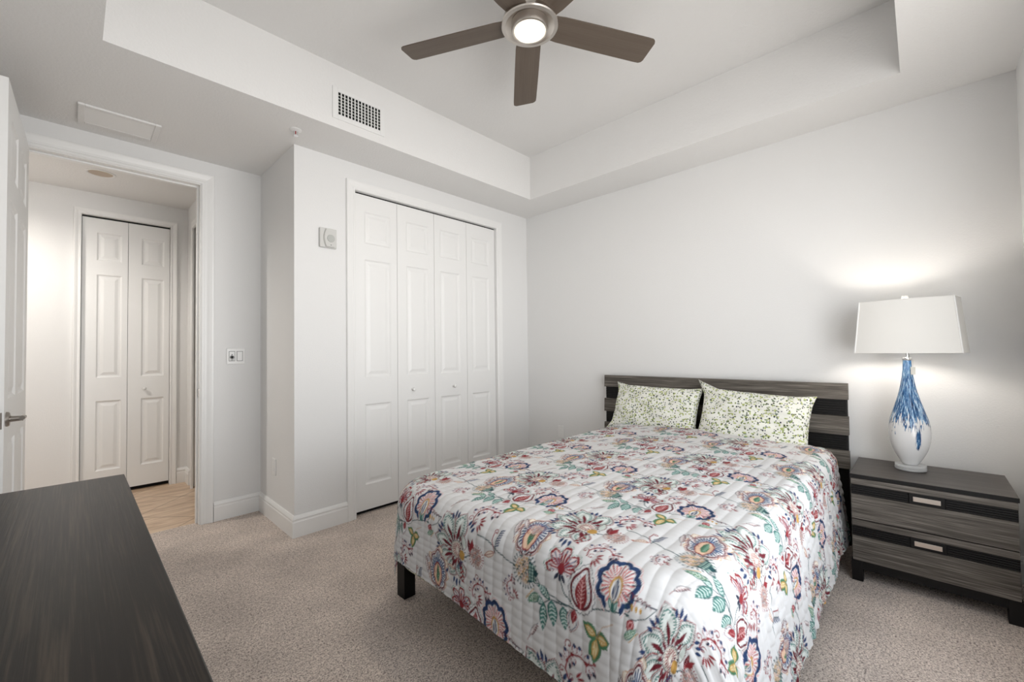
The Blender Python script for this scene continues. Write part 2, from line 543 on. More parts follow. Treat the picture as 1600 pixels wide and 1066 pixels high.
# ------------------------------------------------------------------ panelled doors
def panel_door(w, h, th, panels, yface, x0, z0, both=False):
    """slab from x0..x0+w, front at y=yface (facing -y), raised panels sunk in the face"""
    mb = MB()
    def face(yf, sg):
        xs = sorted({0, w} | {p[0] for p in panels} | {p[1] for p in panels})
        zs = sorted({0, h} | {p[2] for p in panels} | {p[3] for p in panels})
        for i in range(len(xs)-1):
            for j in range(len(zs)-1):
                cx, cz = (xs[i]+xs[i+1])/2, (zs[j]+zs[j+1])/2
                if any(p[0] < cx < p[1] and p[2] < cz < p[3] for p in panels): continue
                mb.add([(x0+xs[i], yf, z0+zs[j]), (x0+xs[i+1], yf, z0+zs[j]), (x0+xs[i+1], yf, z0+zs[j+1]), (x0+xs[i], yf, z0+zs[j+1])], [(0, 1, 2, 3)])
        for p in panels:
            rings = [(0, 0), (.004, .0035), (.011, .0085), (.017, .009), (.024, .009), (.046, .0025), (.050, .0025)]
            vs = []
            for ins, dp in rings:
                for (x, z) in ((p[0]+ins, p[2]+ins), (p[1]-ins, p[2]+ins), (p[1]-ins, p[3]-ins), (p[0]+ins, p[3]-ins)):
                    vs.append((x0+x, yf+sg*dp, z0+z))
            fs = []
            for k in range(len(rings)-1):
                for q in range(4):
                    fs.append((k*4+q, k*4+(q+1) % 4, (k+1)*4+(q+1) % 4, (k+1)*4+q))
            L = (len(rings)-1)*4
            fs.append((L, L+1, L+2, L+3))
            mb.add(vs, fs)
    face(yface, 1)
    yb = yface+th
    if both: face(yb, -1)
    else: mb.add([(x0, yb, z0), (x0+w, yb, z0), (x0+w, yb, z0+h), (x0, yb, z0+h)], [(0, 1, 2, 3)])
    A = [(x0, yface, z0), (x0+w, yface, z0), (x0+w, yface, z0+h), (x0, yface, z0+h), (x0, yb, z0), (x0+w, yb, z0), (x0+w, yb, z0+h), (x0, yb, z0+h)]
    mb.add(A, [(0, 1, 5, 4), (3, 2, 6, 7), (0, 4, 7, 3), (1, 2, 6, 5)])
    return mb

def weld(o):
    import bmesh
    bm = bmesh.new(); bm.from_mesh(o.data)
    bmesh.ops.remove_doubles(bm, verts=bm.verts, dist=1e-5)
    bmesh.ops.recalc_face_normals(bm, faces=bm.faces)
    bm.to_mesh(o.data); bm.free()
    return o

KNOB = [(.006, 0), (.012, -.002), (.012, -.005), (.006, -.008), (.0055, -.014), (.009, -.018), (.0135, -.022), (.015, -.027), (.0135, -.032), (.008, -.0355), (.001, -.0365)]
def bifold(name, x0, leaf, y, h, z0, pin, knob_leaf, label, knob_z=.9, knob_x=None):
    root = thing(name, (x0, y, 0), label, 'closet door', kind='structure')
    off = (x0, y, 0)
    for k in range(2):
        lx = x0+k*leaf
        pan = [(pin[0], pin[1], 2.025-z0, 2.268-z0), (pin[0], pin[1], 1.015-z0, 1.905-z0), (pin[0], pin[1], .218-z0, .815-z0)]
        mb = panel_door(leaf-.003, h, .032, pan, y, lx+.0015, z0)
        o = weld(mb.build('door_leaf', M['door'], root, off))
        if k == knob_leaf:
            kb = MB(); kb.lathe([(r, zz) for r, zz in KNOB], (knob_x, y, knob_z), 24, axis='y')
            kn = kb.build('knob', M['plastic'], o, off, smooth=True)
            kn['label'] = 'small round white knob'
    return root
bifold('door_2', CX0+.003, .359, YC+.022, 2.360, .032, (.082, .300), 1, 'left pair of white folding panelled closet doors', .898, 1.93)
bifold('door_3', CX0+.003+.718, .359, YC+.022, 2.360, .032, (.060, .278), 0, 'right pair of white folding panelled closet doors', .898, 2.35)
bifold('door_4', HX0+.002, .292, YH+.022, 2.355, .035, (.090, .250), 1, 'narrow white folding closet door at the end of the hall', .905, .447)
# dark door tracks, and black sheets painting the shade inside the closets
b = MB(); b.box(CX0, CX1, YC+.03, YC+.06, CH-.012, CH); b.box(CX0, CX1, YC+.062, YC+.07, .0, CH-.012)
struct(b.build('trim_6', M['dark']), 'dark track slot and painted black shade sheet behind the closet doors', 'trim')
b = MB(); b.box(HX0, HX1, YH+.03, YH+.06, HHH-.012, HHH); b.box(HX0, HX1, YH+.062, YH+.07, 0, HHH-.012)
struct(b.build('trim_7', M['dark']), 'dark track slot and painted black shade sheet behind the hall folding door', 'trim')

# bedroom door, swung open against the dresser side
DLW = .865
root = thing('door_1', (DX0+.012, YD-.012, 0), 'white six-panel bedroom door swung open at the left edge', 'door', kind='structure')
pw = [(.115, .375), (.49, .75)]
pans = [(a, c, z0, z1) for a, c in pw for z0, z1 in ((2.02, 2.27), (1.005, 1.90), (.22, .81))]
mb = panel_door(DLW, 2.405, .035, pans, 0, 0, .012, both=True)
leaf = weld(mb.build('door_leaf', M['door'], root))
lev = MB()
# lever hardware on the face that looks into the doorway (face y=+.035 in leaf space)
hx, hz = DLW-.065, .93
for sg, yb in ((1, .035), (-1, 0)):
    lev.lathe([(.001, 0), (.032, 0), (.032, sg*.006), (.028, sg*.011), (.013, sg*.013), (.011, sg*.045), (.012, sg*.05), (.001, sg*.05)], (hx, yb, hz), 24, axis='y')
    lev.tube([(hx+.012, yb+sg*.047, hz+.002), (hx-.03, yb+sg*.049, hz+.003), (hx-.075, yb+sg*.047, hz+.001), (hx-.118, yb+sg*.043, hz-.005)], [.010, .010, .008, .006], 12)
h_ = lev.build('door_handle', M['darknickel'], leaf, smooth=True)
h_['label'] = 'satin nickel lever handle'
lp = MB(); lp.box(DLW-.001, DLW+.0015, .005, .03, .895, .965)
lp.build('latch_plate', M['darknickel'], leaf)
# leaf space: x along the leaf from hinge, y thickness; put x -> -Y world (slightly past square)
ang = math.radians(-90) - math.radians(1.1)
root.rotation_euler = (0, 0, ang)

# strike plate on the jamb
b = MB(); b.box(DX1-.0035, DX1-.0005, YD+.005, YD+.035, .90, .96)
tag(b.build('strike_plate', M['darknickel']), 'small nickel strike plate on the right door jamb', 'strike plate')

# ------------------------------------------------------------------ wall and ceiling fittings
def plate(mb, x0, x1, z0, z1, y, t=.006):
    mb.box(x0, x1, y-t, y, z0, z1)
SWX, SWZ = .845, 1.188
r = thing('light_switch', (SWX, YD, SWZ), 'white two-gang switch plate right of the doorway', 'light switch')
b = MB(); plate(b, SWX-.059, SWX+.059, SWZ-.059, SWZ+.059, YD); b.build('wall_plate', M['plastic'], r, (SWX, YD, SWZ), bevel=.003)
b = MB(); b.box(SWX+.005, SWX+.045, YD-.0064, YD-.006, SWZ-.037, SWZ+.037); b.box(SWX-.045, SWX-.005, YD-.0064, YD-.006, SWZ-.037, SWZ+.037); b.build('gap_shade', M['switchdark'], r, (SWX, YD, SWZ))  # grey sheets paint the shade of the gaps around both controls
b = MB(); b.box(SWX+.008, SWX+.042, YD-.009, YD-.006, SWZ-.034, SWZ+.034); b.build('rocker', M['plastic'], r, (SWX, YD, SWZ), bevel=.002)
b = MB(); b.box(SWX-.042, SWX-.008, YD-.0085, YD-.006, SWZ-.034, SWZ+.034); f_ = b.build('fan_control', M['plastic'], r, (SWX, YD, SWZ), bevel=.0015)
b = MB()
b.lathe([(.004, 0), (.004, -.002)], (SWX-.025, YD-.0085, SWZ+.012), 12, axis='y')
b.lathe([(.014, 0), (.014, -.002), (.007, -.002), (.007, 0)], (SWX-.025, YD-.0085, SWZ-.008), 20, axis='y')
b.box(SWX-.036, SWX-.014, YD-.0098, YD-.0085, SWZ-.031, SWZ-.026)
k_ = b.build('dial_marks', M['switchdark'], f_, (SWX, YD, SWZ)); k_['label'] = 'grey round dial with slot'

def outlet(name, loc, nrm, label):
    r = thing(name, loc, label, 'outlet', group=None)
    def mk(nm, w, h, t0, t1, mat, par, bev, dz=0):
        mb = MB()
        if abs(nrm[0]): mb.box(nrm[0]*t0, nrm[0]*t1, -w, w, dz-h, dz+h) if nrm[0] > 0 else mb.box(-t1, -t0, -w, w, dz-h, dz+h)
        else: mb.box(-w, w, -t1, -t0, dz-h, dz+h)
        return mb.build(nm, mat, par, bevel=bev)
    mk('wall_plate', .036, .058, 0, .006, M['plastic'], r, .002)
    for dz in (-.02, .02):
        mk('socket', .016, .014, .006, .008, M['plastic'], r, .001, dz)
outlet('wall_outlet', (XC, 3.37, .39), (-1, 0), 'white outlet plate on the closet side wall')
outlet('wall_outlet', (XR, 2.553, .405), (-1, 0), 'white outlet plate left of the headboard')

# alarm sounder
AX, AZ = 1.230, 2.005
r = thing('alarm_sounder', (AX, YC, AZ), 'white square alarm speaker left of the wide closet doors', 'alarm speaker')
off = (AX, YC, AZ)
b = MB(); b.box(AX-.058, AX+.058, YC-.022, YC, AZ-.068, AZ+.068); b.build('back_box', M['sounder'], r, off, bevel=.004)
# waisted raised front
mb = MB(); n = 17
outl = []
for i in range(n):
    t = -1+2*i/(n-1)
    outl.append((.030+.016*(1-t*t), t*.064))
ring0 = [(w, z) for w, z in outl]+[(-w, z) for w, z in outl[::-1]]
vs = [(AX+.010+x, YC-.022, AZ+z) for x, z in ring0]+[(AX+.010+x*.9, YC-.036, AZ+z*.96) for x, z in ring0]
L = len(ring0)
mb.add(vs, [(i, (i+1) % L, L+(i+1) % L, L+i) for i in range(L)]+[tuple(range(L, 2*L))])
mb.build('front_cover', M['sounder'], r, off)
mb = MB(); mb.lathe([(.027, 0), (.026, -.003), (.001, -.004)], (AX+.012, YC-.036, AZ-.004), 28, axis='y'); mb.build('speaker_grille', M['switchgrey'], r, off)
mb = MB(); mb.lathe([(.0035, 0), (.003, -.002)], (AX+.012, YC-.036, AZ-.050), 12, axis='y'); mb.build('indicator', M['switchdark'], r, off)

# supply vent in the tray face (eggcrate grid)
VX0, VX1, VZ0, VZ1 = 1.096, 1.446, 2.654, 2.853
VG = (1.128, 1.418, 2.686, 2.826)
r = thing('air_vent', ((VX0+VX1)/2, TY1, VZ0), 'white wall vent with dark grid on the tray side', 'vent')
off = ((VX0+VX1)/2, TY1, VZ0)
b = MB()
b.box(VX0, VG[0], TY1-.007, TY1, VZ0, VZ1); b.box(VG[1], VX1, TY1-.007, TY1, VZ0, VZ1)
b.box(VG[0], VG[1], TY1-.007, TY1, VZ0, VG[2]); b.box(VG[0], VG[1], TY1-.007, TY1, VG[3], VZ1)
b.build('frame', M['plastic'], r, off, bevel=.002)
b = MB(); b.box(VG[0], VG[1], TY1-.002, TY1-.0005, VG[2], VG[3]); b.build('duct_shade', M['dark'], r, off)  # black sheet paints the shade inside the duct
b = MB()
for i in range(14):
    x = VG[0]+(i+.0)*(VG[1]-VG[0])/13
    b.box(x-.0036, x+.0036, TY1-.0065, TY1-.004, VG[2], VG[3])
b.build('vertical_louvers', M['plastic'], r, off)
b = MB()
for i in range(1, 7):
    z = VG[2]+i*(VG[3]-VG[2])/7
    b.box(VG[0], VG[1], TY1-.004, TY1-.0022, z-.0024, z+.0024)
b.build('horizontal_louvers', M['grille'], r, off)

# return vent flush under the lowered ceiling by the door
SX0, SX1, SY0, SY1 = .005, .362, 3.29, 3.558
r = thing('ceiling_vent', ((SX0+SX1)/2, (SY0+SY1)/2, H), 'flat white louvered vent on the low ceiling above the door', 'vent')
off = ((SX0+SX1)/2, (SY0+SY1)/2, H)
b = MB(); fr = .028
b.box(SX0, SX0+fr, SY0, SY1, H-.012, H); b.box(SX1-fr, SX1, SY0, SY1, H-.012, H)
b.box(SX0+fr, SX1-fr, SY0, SY0+fr, H-.012, H); b.box(SX0+fr, SX1-fr, SY1-fr, SY1, H-.012, H)
b.build('frame', M['ceil'], r, off, bevel=.003)
b = MB()
for i in range(11):
    y = SY0+fr+(i+.5)*(SY1-SY0-2*fr)/11
    b.add([(SX0+fr, y-.008, H-.004), (SX1-fr, y-.008, H-.004), (SX1-fr, y+.007, H-.010), (SX0+fr, y+.007, H-.010),
           (SX0+fr, y-.008, H-.003), (SX1-fr, y-.008, H-.003), (SX1-fr, y+.007, H-.009), (SX0+fr, y+.007, H-.009)],
          [(0, 1, 2, 3), (7, 6, 5, 4), (0, 4, 5, 1), (1, 5, 6, 2), (2, 6, 7, 3), (3, 7, 4, 0)])
b.box(SX0+fr, SX1-fr, SY0+fr, SY1-fr, H-.002, H)
b.build('louvers', M['plastic'], r, off)

# sprinkler
px, py = .954, 2.778
r = thing('fire_sprinkler', (px, py, H), 'small white and chrome sprinkler head on the low ceiling', 'sprinkler')
off = (px, py, H)
b = MB(); b.lathe([(.034, 0), (.034, -.003), (.022, -.008), (.012, -.009)], (px, py, H), 28); b.build('escutcheon', M['plastic'], r, off, smooth=True)
b = MB(); b.tube([(px-.011, py, H-.006), (px-.011, py, H-.026), (px-.003, py, H-.034)], .0028, 8); b.tube([(px+.011, py, H-.006), (px+.011, py, H-.026), (px+.003, py, H-.034)], .0028, 8)
b.lathe([(.016, -.035), (.016, -.037)], (px, py, H), 20); b.build('deflector', M['chrome'], r, off)
b = MB(); b.tube([(px, py, H-.008), (px, py, H-.032)], .003, 8); b.build('glass_bulb', M['red'], r, off)

# hall recessed lamp (seen) and an added light further left
def can(loc, mat, label):
    r = thing('recessed_light', loc, label, 'ceiling light')
    b = MB(); b.lathe([(.088, 0), (.088, -.004), (.080, -.007), (.072, -.004), (.070, 0)], (0, 0, 0), 36, closed=False); b.build('trim_ring', M['ceil'], r, smooth=True)
    b = MB(); b.lathe([(.071, -.001), (.001, -.0015)], (0, 0, 0), 36); b.build('lens', mat, r)
M['cansoft'] = paint('unlit_lens', lin((188, 172, 155)), .5, 60, 0)
can((.134, 4.485, H), M['cansoft'], 'unlit round recessed light in the hall ceiling')
# unseen spot without a fixture, added to light the hall from the left
hl = add_light('hall_added_light', 'SPOT', (-.70, 4.18, H-.03), 88, (1, .94, .87), .07)
hl.data.spot_size = math.radians(165); hl.data.spot_blend = .6

# ------------------------------------------------------------------ ceiling fan
FX, FY, FZ = 1.504, 1.308, 2.757
r = thing('ceiling_fan', (FX, FY, H2), 'five-blade ceiling fan with brushed nickel hub and lit lamp', 'ceiling fan')
off = (FX, FY, H2)
b = MB(); b.lathe([(.001, H2), (.075, H2), (.075, H2-.03), (.062, H2-.06), (.03, H2-.075), (.03, FZ+.11)], (FX, FY, 0), 40); b.build('canopy', M['nickel'], r, off, smooth=True)
b = MB(); b.lathe([(.02, FZ+.12), (.07, FZ+.11), (.105, FZ+.075), (.125, FZ+.03), (.134, FZ+.006), (.137, FZ-.004), (.134, FZ-.010), (.118, FZ-.011), (.088, FZ+.012), (.02, FZ+.016)], (FX, FY, 0), 64); b.build('motor_housing', M['nickel'], r, off, smooth=True)
b = MB(); b.lathe([(.02, FZ+.014), (.086, FZ+.012), (.088, FZ-.018), (.084, FZ-.030), (.077, FZ-.031), (.074, FZ-.026)], (FX, FY, 0), 56); lk = b.build('light_kit', M['nickel'], r, off, smooth=True)
b = MB(); b.lathe([(.076, FZ-.024), (.074, FZ-.031), (.055, FZ-.036), (.001, FZ-.039)], (FX, FY, 0), 48); d_ = b.build('diffuser', M['fanglow'], lk, off, smooth=True); d_['label'] = 'glowing warm white lens'
def blade():
    mb = MB(); vs = []; fs = []
    prof = [(.095, .058), (.16, .066), (.40, .070), (.62, .072), (.652, .071), (.664, .064), (.670, .052)]
    rows = []
    for rr, w in prof:
        rows.append((rr, w))
    pitch = math.radians(-11)
    n = len(rows)
    for t in (.003, -.003):
        for rr, w in rows:
            for sg in (-1, 1):
                y = sg*w
                vs.append((rr, y*math.cos(pitch), y*math.sin(pitch)+t))
    for i in range(n-1):
        a = i*2
        fs += [(a, a+1, a+3, a+2), (2*n+a, 2*n+a+2, 2*n+a+3, 2*n+a+1)]
        fs += [(a, a+2, 2*n+a+2, 2*n+a), (a+1, 2*n+a+1, 2*n+a+3, a+3)]
    fs += [(0, 2*n, 2*n+1, 1), (2*n-2, 2*n-1, 4*n-1, 4*n-2)]
    mb.add(vs, fs)
    return mb
fb = blade().build('blade', M['bladewood'], r)
A0 = 2.03
for k in range(5):
    o = fb if k == 0 else fb.copy()
    if k: COL.objects.link(o); o.parent = r
    o.location = (0, 0, FZ-H2+.014)
    o.rotation_euler = (0, 0, A0+k*2*math.pi/5)
fl = add_light('fan_lamp_light', 'AREA', (FX, FY, FZ-.045), 6, (1, .87, .70), .14, shape='DISK')

# ------------------------------------------------------------------ dresser
DR = (-.335, .108, .20, 1.718, .85)
r = thing('dresser', (DR[0], DR[2], 0), 'long black-brown dresser in the near left corner', 'dresser')
off = (DR[0], DR[2], 0)
b = MB(); b.box(DR[0], DR[1], DR[2], DR[3], .822, .85); b.build('top', M['dresserwood'], r, off, bevel=.002)
b = MB(); b.box(DR[0]+.005, DR[1]-.022, DR[2]+.012, DR[3]-.012, .09, .822); b.build('body', M['blackwood'], r, off, bevel=.002)
n = 3
for i in range(3):
    for j in range(2):
        y0 = DR[2]+.018+j*(DR[3]-DR[2]-.03)/2; y1 = y0+(DR[3]-DR[2]-.03)/2-.008
        z0 = .10+i*.24
        b = MB(); b.box(DR[1]-.022, DR[1]-.004, y0, y1, z0, z0+.232); d_ = b.build('drawer', M['dresserwood'], r, off, bevel=.002)
        b = MB(); b.box(DR[1]-.004, DR[1]+.004, (y0+y1)/2-.06, (y0+y1)/2+.06, z0+.17, z0+.19); b.build('handle', M['handleplate'], d_, off, bevel=.002)
for x in (DR[0]+.02, DR[1]-.09):
    for y in (DR[2]+.02, DR[3]-.09):
        b = MB(); b.box(x, x+.06, y, y+.06, 0, .09); b.build('leg', M['blackwood'], r, off, bevel=.002)

# ------------------------------------------------------------------ bed frame
BYC = 1.168
r = thing('bed_frame', (2.2, BYC, 0), 'bed frame with grey plank headboard and black legs', 'bed')
off = (2.2, BYC, 0)
def plank(z0, z1, x, name, mat, y0=.3236, y1=2.008, t=.028, tilt=.006):
    mb = MB()
    vs = [(x+tilt, y0, z1), (x+tilt, y1, z1), (x, y1, z0), (x, y0, z0), (x+t, y0, z1), (x+t, y1, z1), (x+t, y1, z0), (x+t, y0, z0)]
    mb.add(vs, [(0, 1, 2, 3), (7, 6, 5, 4), (0, 4, 5, 1), (3, 2, 6, 7), (0, 3, 7, 4), (1, 5, 6, 2)])
    return mb.build(name, mat, r, off, bevel=.0015)
for z0, z1, x in ((.880, .979, 3.236), (.668, .780, 3.230), (.468, .574, 3.224)):
    plank(z0, z1, x, 'headboard_plank', M['greywood'])
def ribbed(z0, z1, x, y0, y1, name, par, offs, mat=None, nr=7):
    mb = MB(); h = (z1-z0)/nr
    mb.box(x+.006, x+.014, y0, y1, z0, z1)
    for i in range(nr):
        mb.box(x, x+.0065, y0, y1, z0+i*h+h*.22, z0+(i+1)*h)
    return mb.build(name, mat or M['blackwood'], par, offs)
ribbed(.780, .880, 3.246, .336, 1.996, 'ribbed_panel', r, off)
ribbed(.574, .668, 3.242, .336, 1.996, 'ribbed_panel', r, off)
for y in (.332, 1.94):
    b = MB(); b.box(3.262, 3.302, y, y+.06, 0, .97); b.build('headboard_post', M['blackwood'], r, off, bevel=.002)
for y in (.438, 1.868):
    b = MB(); b.box(1.135, 3.262, y, y+.030, .165, .31); b.build('side_rail', M['blackwood'], r, off, bevel=.002)
b = MB(); b.box(1.124, 1.152, .438, 1.898, .165, .31); b.build('foot_rail', M['blackwood'], r, off, bevel=.002)
for y in (.438, 1.832):
    b = MB(); b.box(1.124, 1.186, y, y+.066, 0, .165); b.build('leg', M['blackwood'], r, off, bevel=.002)
b = MB()
for i in range(10):
    x = 1.3+i*.2; b.box(x, x+.08, .468, 1.868, .215, .235)
b.build('slats', M['greywood'], r, off)

# ------------------------------------------------------------------ mattress with printed sheet
def rounded_slab(x0, x1, y0, y1, z0, z1, rad, edge):
    """slab with rounded plan corners and rolled top and bottom edges"""
    mb = MB(); vs = []; lv = []
    for k in range(7): t = k/6*math.pi/2; lv.append((edge*(1-math.sin(t)), z0+edge*(1-math.cos(t))))
    for k in range(7): t = k/6*math.pi/2; lv.append((edge*(1-math.cos(t)), z1-edge*(1-math.sin(t))))
    n = 0
    for ins, z in lv:
        ring = []
        for cx_, cy_, a0 in ((x1-rad, y1-rad, 0), (x0+rad, y1-rad, 90), (x0+rad, y0+rad, 180), (x1-rad, y0+rad, 270)):
            for i in range(9):
                t = math.radians(a0+90*i/8); ring.append((cx_+(rad-ins)*math.cos(t), cy_+(rad-ins)*math.sin(t), z))
        n = len(ring); vs += ring
    m_ = len(lv)
    fs = [(k*n+i, k*n+(i+1) % n, (k+1)*n+(i+1) % n, (k+1)*n+i) for k in range(m_-1) for i in range(n)]
    fs += [tuple(range(n))[::-1], tuple((m_-1)*n+i for i in range(n))]
    return mb.add(vs, fs)
o = rounded_slab(1.0, 3.215, .392, 1.760, .236, .594, .15, .06).build('mattress', M['pillow'])
for p in o.data.polygons: p.use_smooth = True
tag(o, 'mattress in a leaf-print fitted sheet showing by the headboard', 'mattress')

# ------------------------------------------------------------------ quilt : print raster
def C(*c): return np.array(lin(c), dtype=np.float32)
RED, DRED, BLUE, LBLUE, TEAL, DTEAL, GOLD, PINK, PEACH, INK, WHITE, GREEN, LTEAL, TAN = (
    C(146, 38, 48), C(108, 26, 42), C(38, 62, 106), C(84, 128, 176), C(64, 124, 116), C(36, 78, 84), C(196, 150, 66),
    C(222, 160, 160), C(226, 188, 158), C(44, 52, 74), C(226, 226, 226), C(74, 128, 92), C(168, 198, 192), C(200, 160, 120))
RES = .0014
PS, PT = .54, .86
NV, NU = int(round(PS/RES)), int(round(PT/RES))
ras = np.empty((NV, NU, 3), np.float32); ras[:] = C(217, 217, 218)

class Pen:
    """draws in a local frame (x right, y up) placed at (u, v) on the repeating print"""
    def __init__(s, u, v, rot=0, sc=1.0, R=.2):
        sc = sc*1.08
        s.sc = sc
        n = int(R*sc/RES)
        iu, iv = int(round(u/RES)), int(round(v/RES))
        k = np.arange(-n, n+1)
        s.iv = (iv+k) % NV; s.iu = (iu+k) % NU
        X, Y = np.meshgrid(k*RES, k*RES)
        a = math.radians(rot)
        s.X = (X*math.cos(a)+Y*math.sin(a))/sc; s.Y = (-X*math.sin(a)+Y*math.cos(a))/sc
        s.px = RES/sc
        s.ix = np.ix_(s.iv, s.iu)
        s.buf = ras[s.ix]
    def put(s, sdf, col, alpha=1.0):
        c = np.clip(.5-sdf/(s.px*1.3), 0, 1)[..., None]*alpha
        s.buf = s.buf*(1-c)+col*c
    def done(s): ras[s.ix] = s.buf
    def ell(s, cx, cy, a, b, rot=0):
        t = math.radians(rot)
        x, y = s.X-cx, s.Y-cy
        x, y = x*math.cos(t)+y*math.sin(t), -x*math.sin(t)+y*math.cos(t)
        return (np.sqrt((x/a)**2+(y/b)**2)-1)*min(a, b)
    def seg(s, p, q, w):
        p = np.array(p, float); q = np.array(q, float); d = q-p; L = d@d
        t = np.clip(((s.X-p[0])*d[0]+(s.Y-p[1])*d[1])/max(L, 1e-12), 0, 1)
        return np.hypot(s.X-p[0]-t*d[0], s.Y-p[1]-t*d[1])-w/2
    def line(s, pts, w, col):
        f = None
        for p, q in zip(pts[:-1], pts[1:]):
            g = s.seg(p, q, w); f = g if f is None else np.minimum(f, g)
        s.put(f, col)
    def leaf(s, p, q, w, k=.8):
        p = np.array(p, float); q = np.array(q, float); d = q-p; L = math.hypot(*d); e = d/L
        x = (s.X-p[0])*e[0]+(s.Y-p[1])*e[1]; y = -(s.X-p[0])*e[1]+(s.Y-p[1])*e[0]
        t = np.clip(x/L, 0, 1)
        hw = w/2*np.sin(math.pi*t**k)
        out = np.maximum(-x, x-L)
        return np.where(out > 0, np.hypot(out, y), np.abs(y)-hw)
    def polar(s, cx, cy, sy=1.0):
        x, y = s.X-cx, (s.Y-cy)/sy
        return np.hypot(x, y), np.arctan2(x, y)        # angle 0 = up

def arc_pts(cx, cy, r, a0, a1, n=9):
    return [(cx+r*math.cos(math.radians(a0+(a1-a0)*i/(n-1))), cy+r*math.sin(math.radians(a0+(a1-a0)*i/(n-1)))) for i in range(n)]

def curl(p, x, y, r, a0, sg, w, col):
    pts = []
    for i in range(12):
        t = i/11; a = math.radians(a0)+sg*t*5.2; rr = r*(1-.72*t)
        pts.append((x+rr*math.cos(a), y+rr*math.sin(a)))
    p.line(pts, w, col); p.put(p.ell(pts[-1][0], pts[-1][1], w*.95, w*.95), col)

def daisy(u, v, rot=0, sc=1):
    p = Pen(u, v, rot, sc, .1)
    r, a = p.polar(0, 0, 1.12)
    sc_ = np.abs(np.cos(4.5*a))
    open_ = np.where(np.abs(a) > 2.75, .6, 1)
    R = (.050+.008*sc_)*open_
    p.put(r-R-.0045, PINK); p.put(r-R-.0028, WHITE); p.put(r-R, BLUE)
    R2 = (.036+.009*sc_)*open_
    p.put(r-R2, WHITE)
    st = np.abs(((a*13/math.pi) % 1)-.5)
    p.put(np.maximum(r-R2*.95, (.23-st)*.02), C(206, 120, 120))
    p.put(np.maximum(np.abs(((a*4.5/math.pi+.5) % 1)-.5)*.06-.002, np.maximum(.018-r, r-R)), INK)
    p.put(p.ell(0, -.010, .0165, .028), GOLD); p.put(p.ell(0, -.013, .0125, .024), WHITE)
    p.put(p.leaf((0, -.036), (0, .012), .016), BLUE)
    for q in (-.004, 0, .004): p.line([(q*.3, -.032), (q, .002)], .0014, WHITE)
    for sg in (-1, 1): p.put(p.leaf((0, -.060), (sg*.014, -.030), .012), TEAL); p.put(p.leaf((sg*.002, -.056), (sg*.012, -.034), .006), LTEAL)
    p.put(p.leaf((0, -.060), (0, -.034), .010), TEAL)
    p.done()

def pom(u, v, rot=0, sc=1):
    p = Pen(u, v, rot, sc, .1)
    r, a = p.polar(0, -.004, 1.22)
    tip = .012*np.exp(-(a/.35)**2)
    R = .036+tip
    p.put(r-R-.003*np.abs(np.cos(9*a))-.0025, INK); p.put(r-R-.003*np.abs(np.cos(9*a))-.0008, WHITE)
    p.put(r-R+.0025, DRED); p.put(r-R+.0085, WHITE)
    d = np.abs(((a*11/math.pi) % 1)-.5)*.018
    p.put(np.hypot(d-.0, r-R+.0125)-.0019, LBLUE)
    p.put(p.leaf((.002, -.044), (0, .036), .036), RED); 
    p.line([(.002, -.040), (0, .028)], .0018, PINK)
    for i in range(6):
        y = -.030+i*.009
        for sg in (-1, 1): p.line([(.001, y), (sg*.010, y+.008)], .0015, C(238, 190, 186))
    p.done()

def carnation(u, v, rot=0, sc=1):
    p = Pen(u, v, rot, sc, .1)
    r, a = p.polar(0, -.022, .92)
    for ang, rr in ((-92, .050), (92, .050), (-46, .058), (46, .058), (0, .060)):
        t = math.radians(ang)
        da = np.abs((a-t+math.pi) % (2*math.pi)-math.pi)
        R = rr*(np.clip(1-(da/.46)**2, 0, 1)**.42)+.0035*np.abs(np.sin(11*a))
        f = np.where(da < .46, r-R, .05)
        p.put(f-.006, TEAL); p.put(f-.0042, C(216, 222, 220)); p.put(f, RED); p.put(f+.008, C(222, 208, 208))
        st = np.abs(((a*12/math.pi) % 1)-.5)
        p.put(np.maximum(f+.010, (.30-st)*.012), C(120, 124, 146))
    st = np.abs(((a*10/math.pi) % 1)-.5)
    p.put(np.maximum(np.maximum(r-.036-.006*np.cos(5*a), (.20-st)*.02), np.abs(a)-1.8), RED)
    p.put(p.ell(0, -.020, .011, .013), RED)
    for x in (-.016, 0, .016): p.put(p.leaf((x*.3, -.030), (x*1.2, -.050), .009), INK)
    p.done()

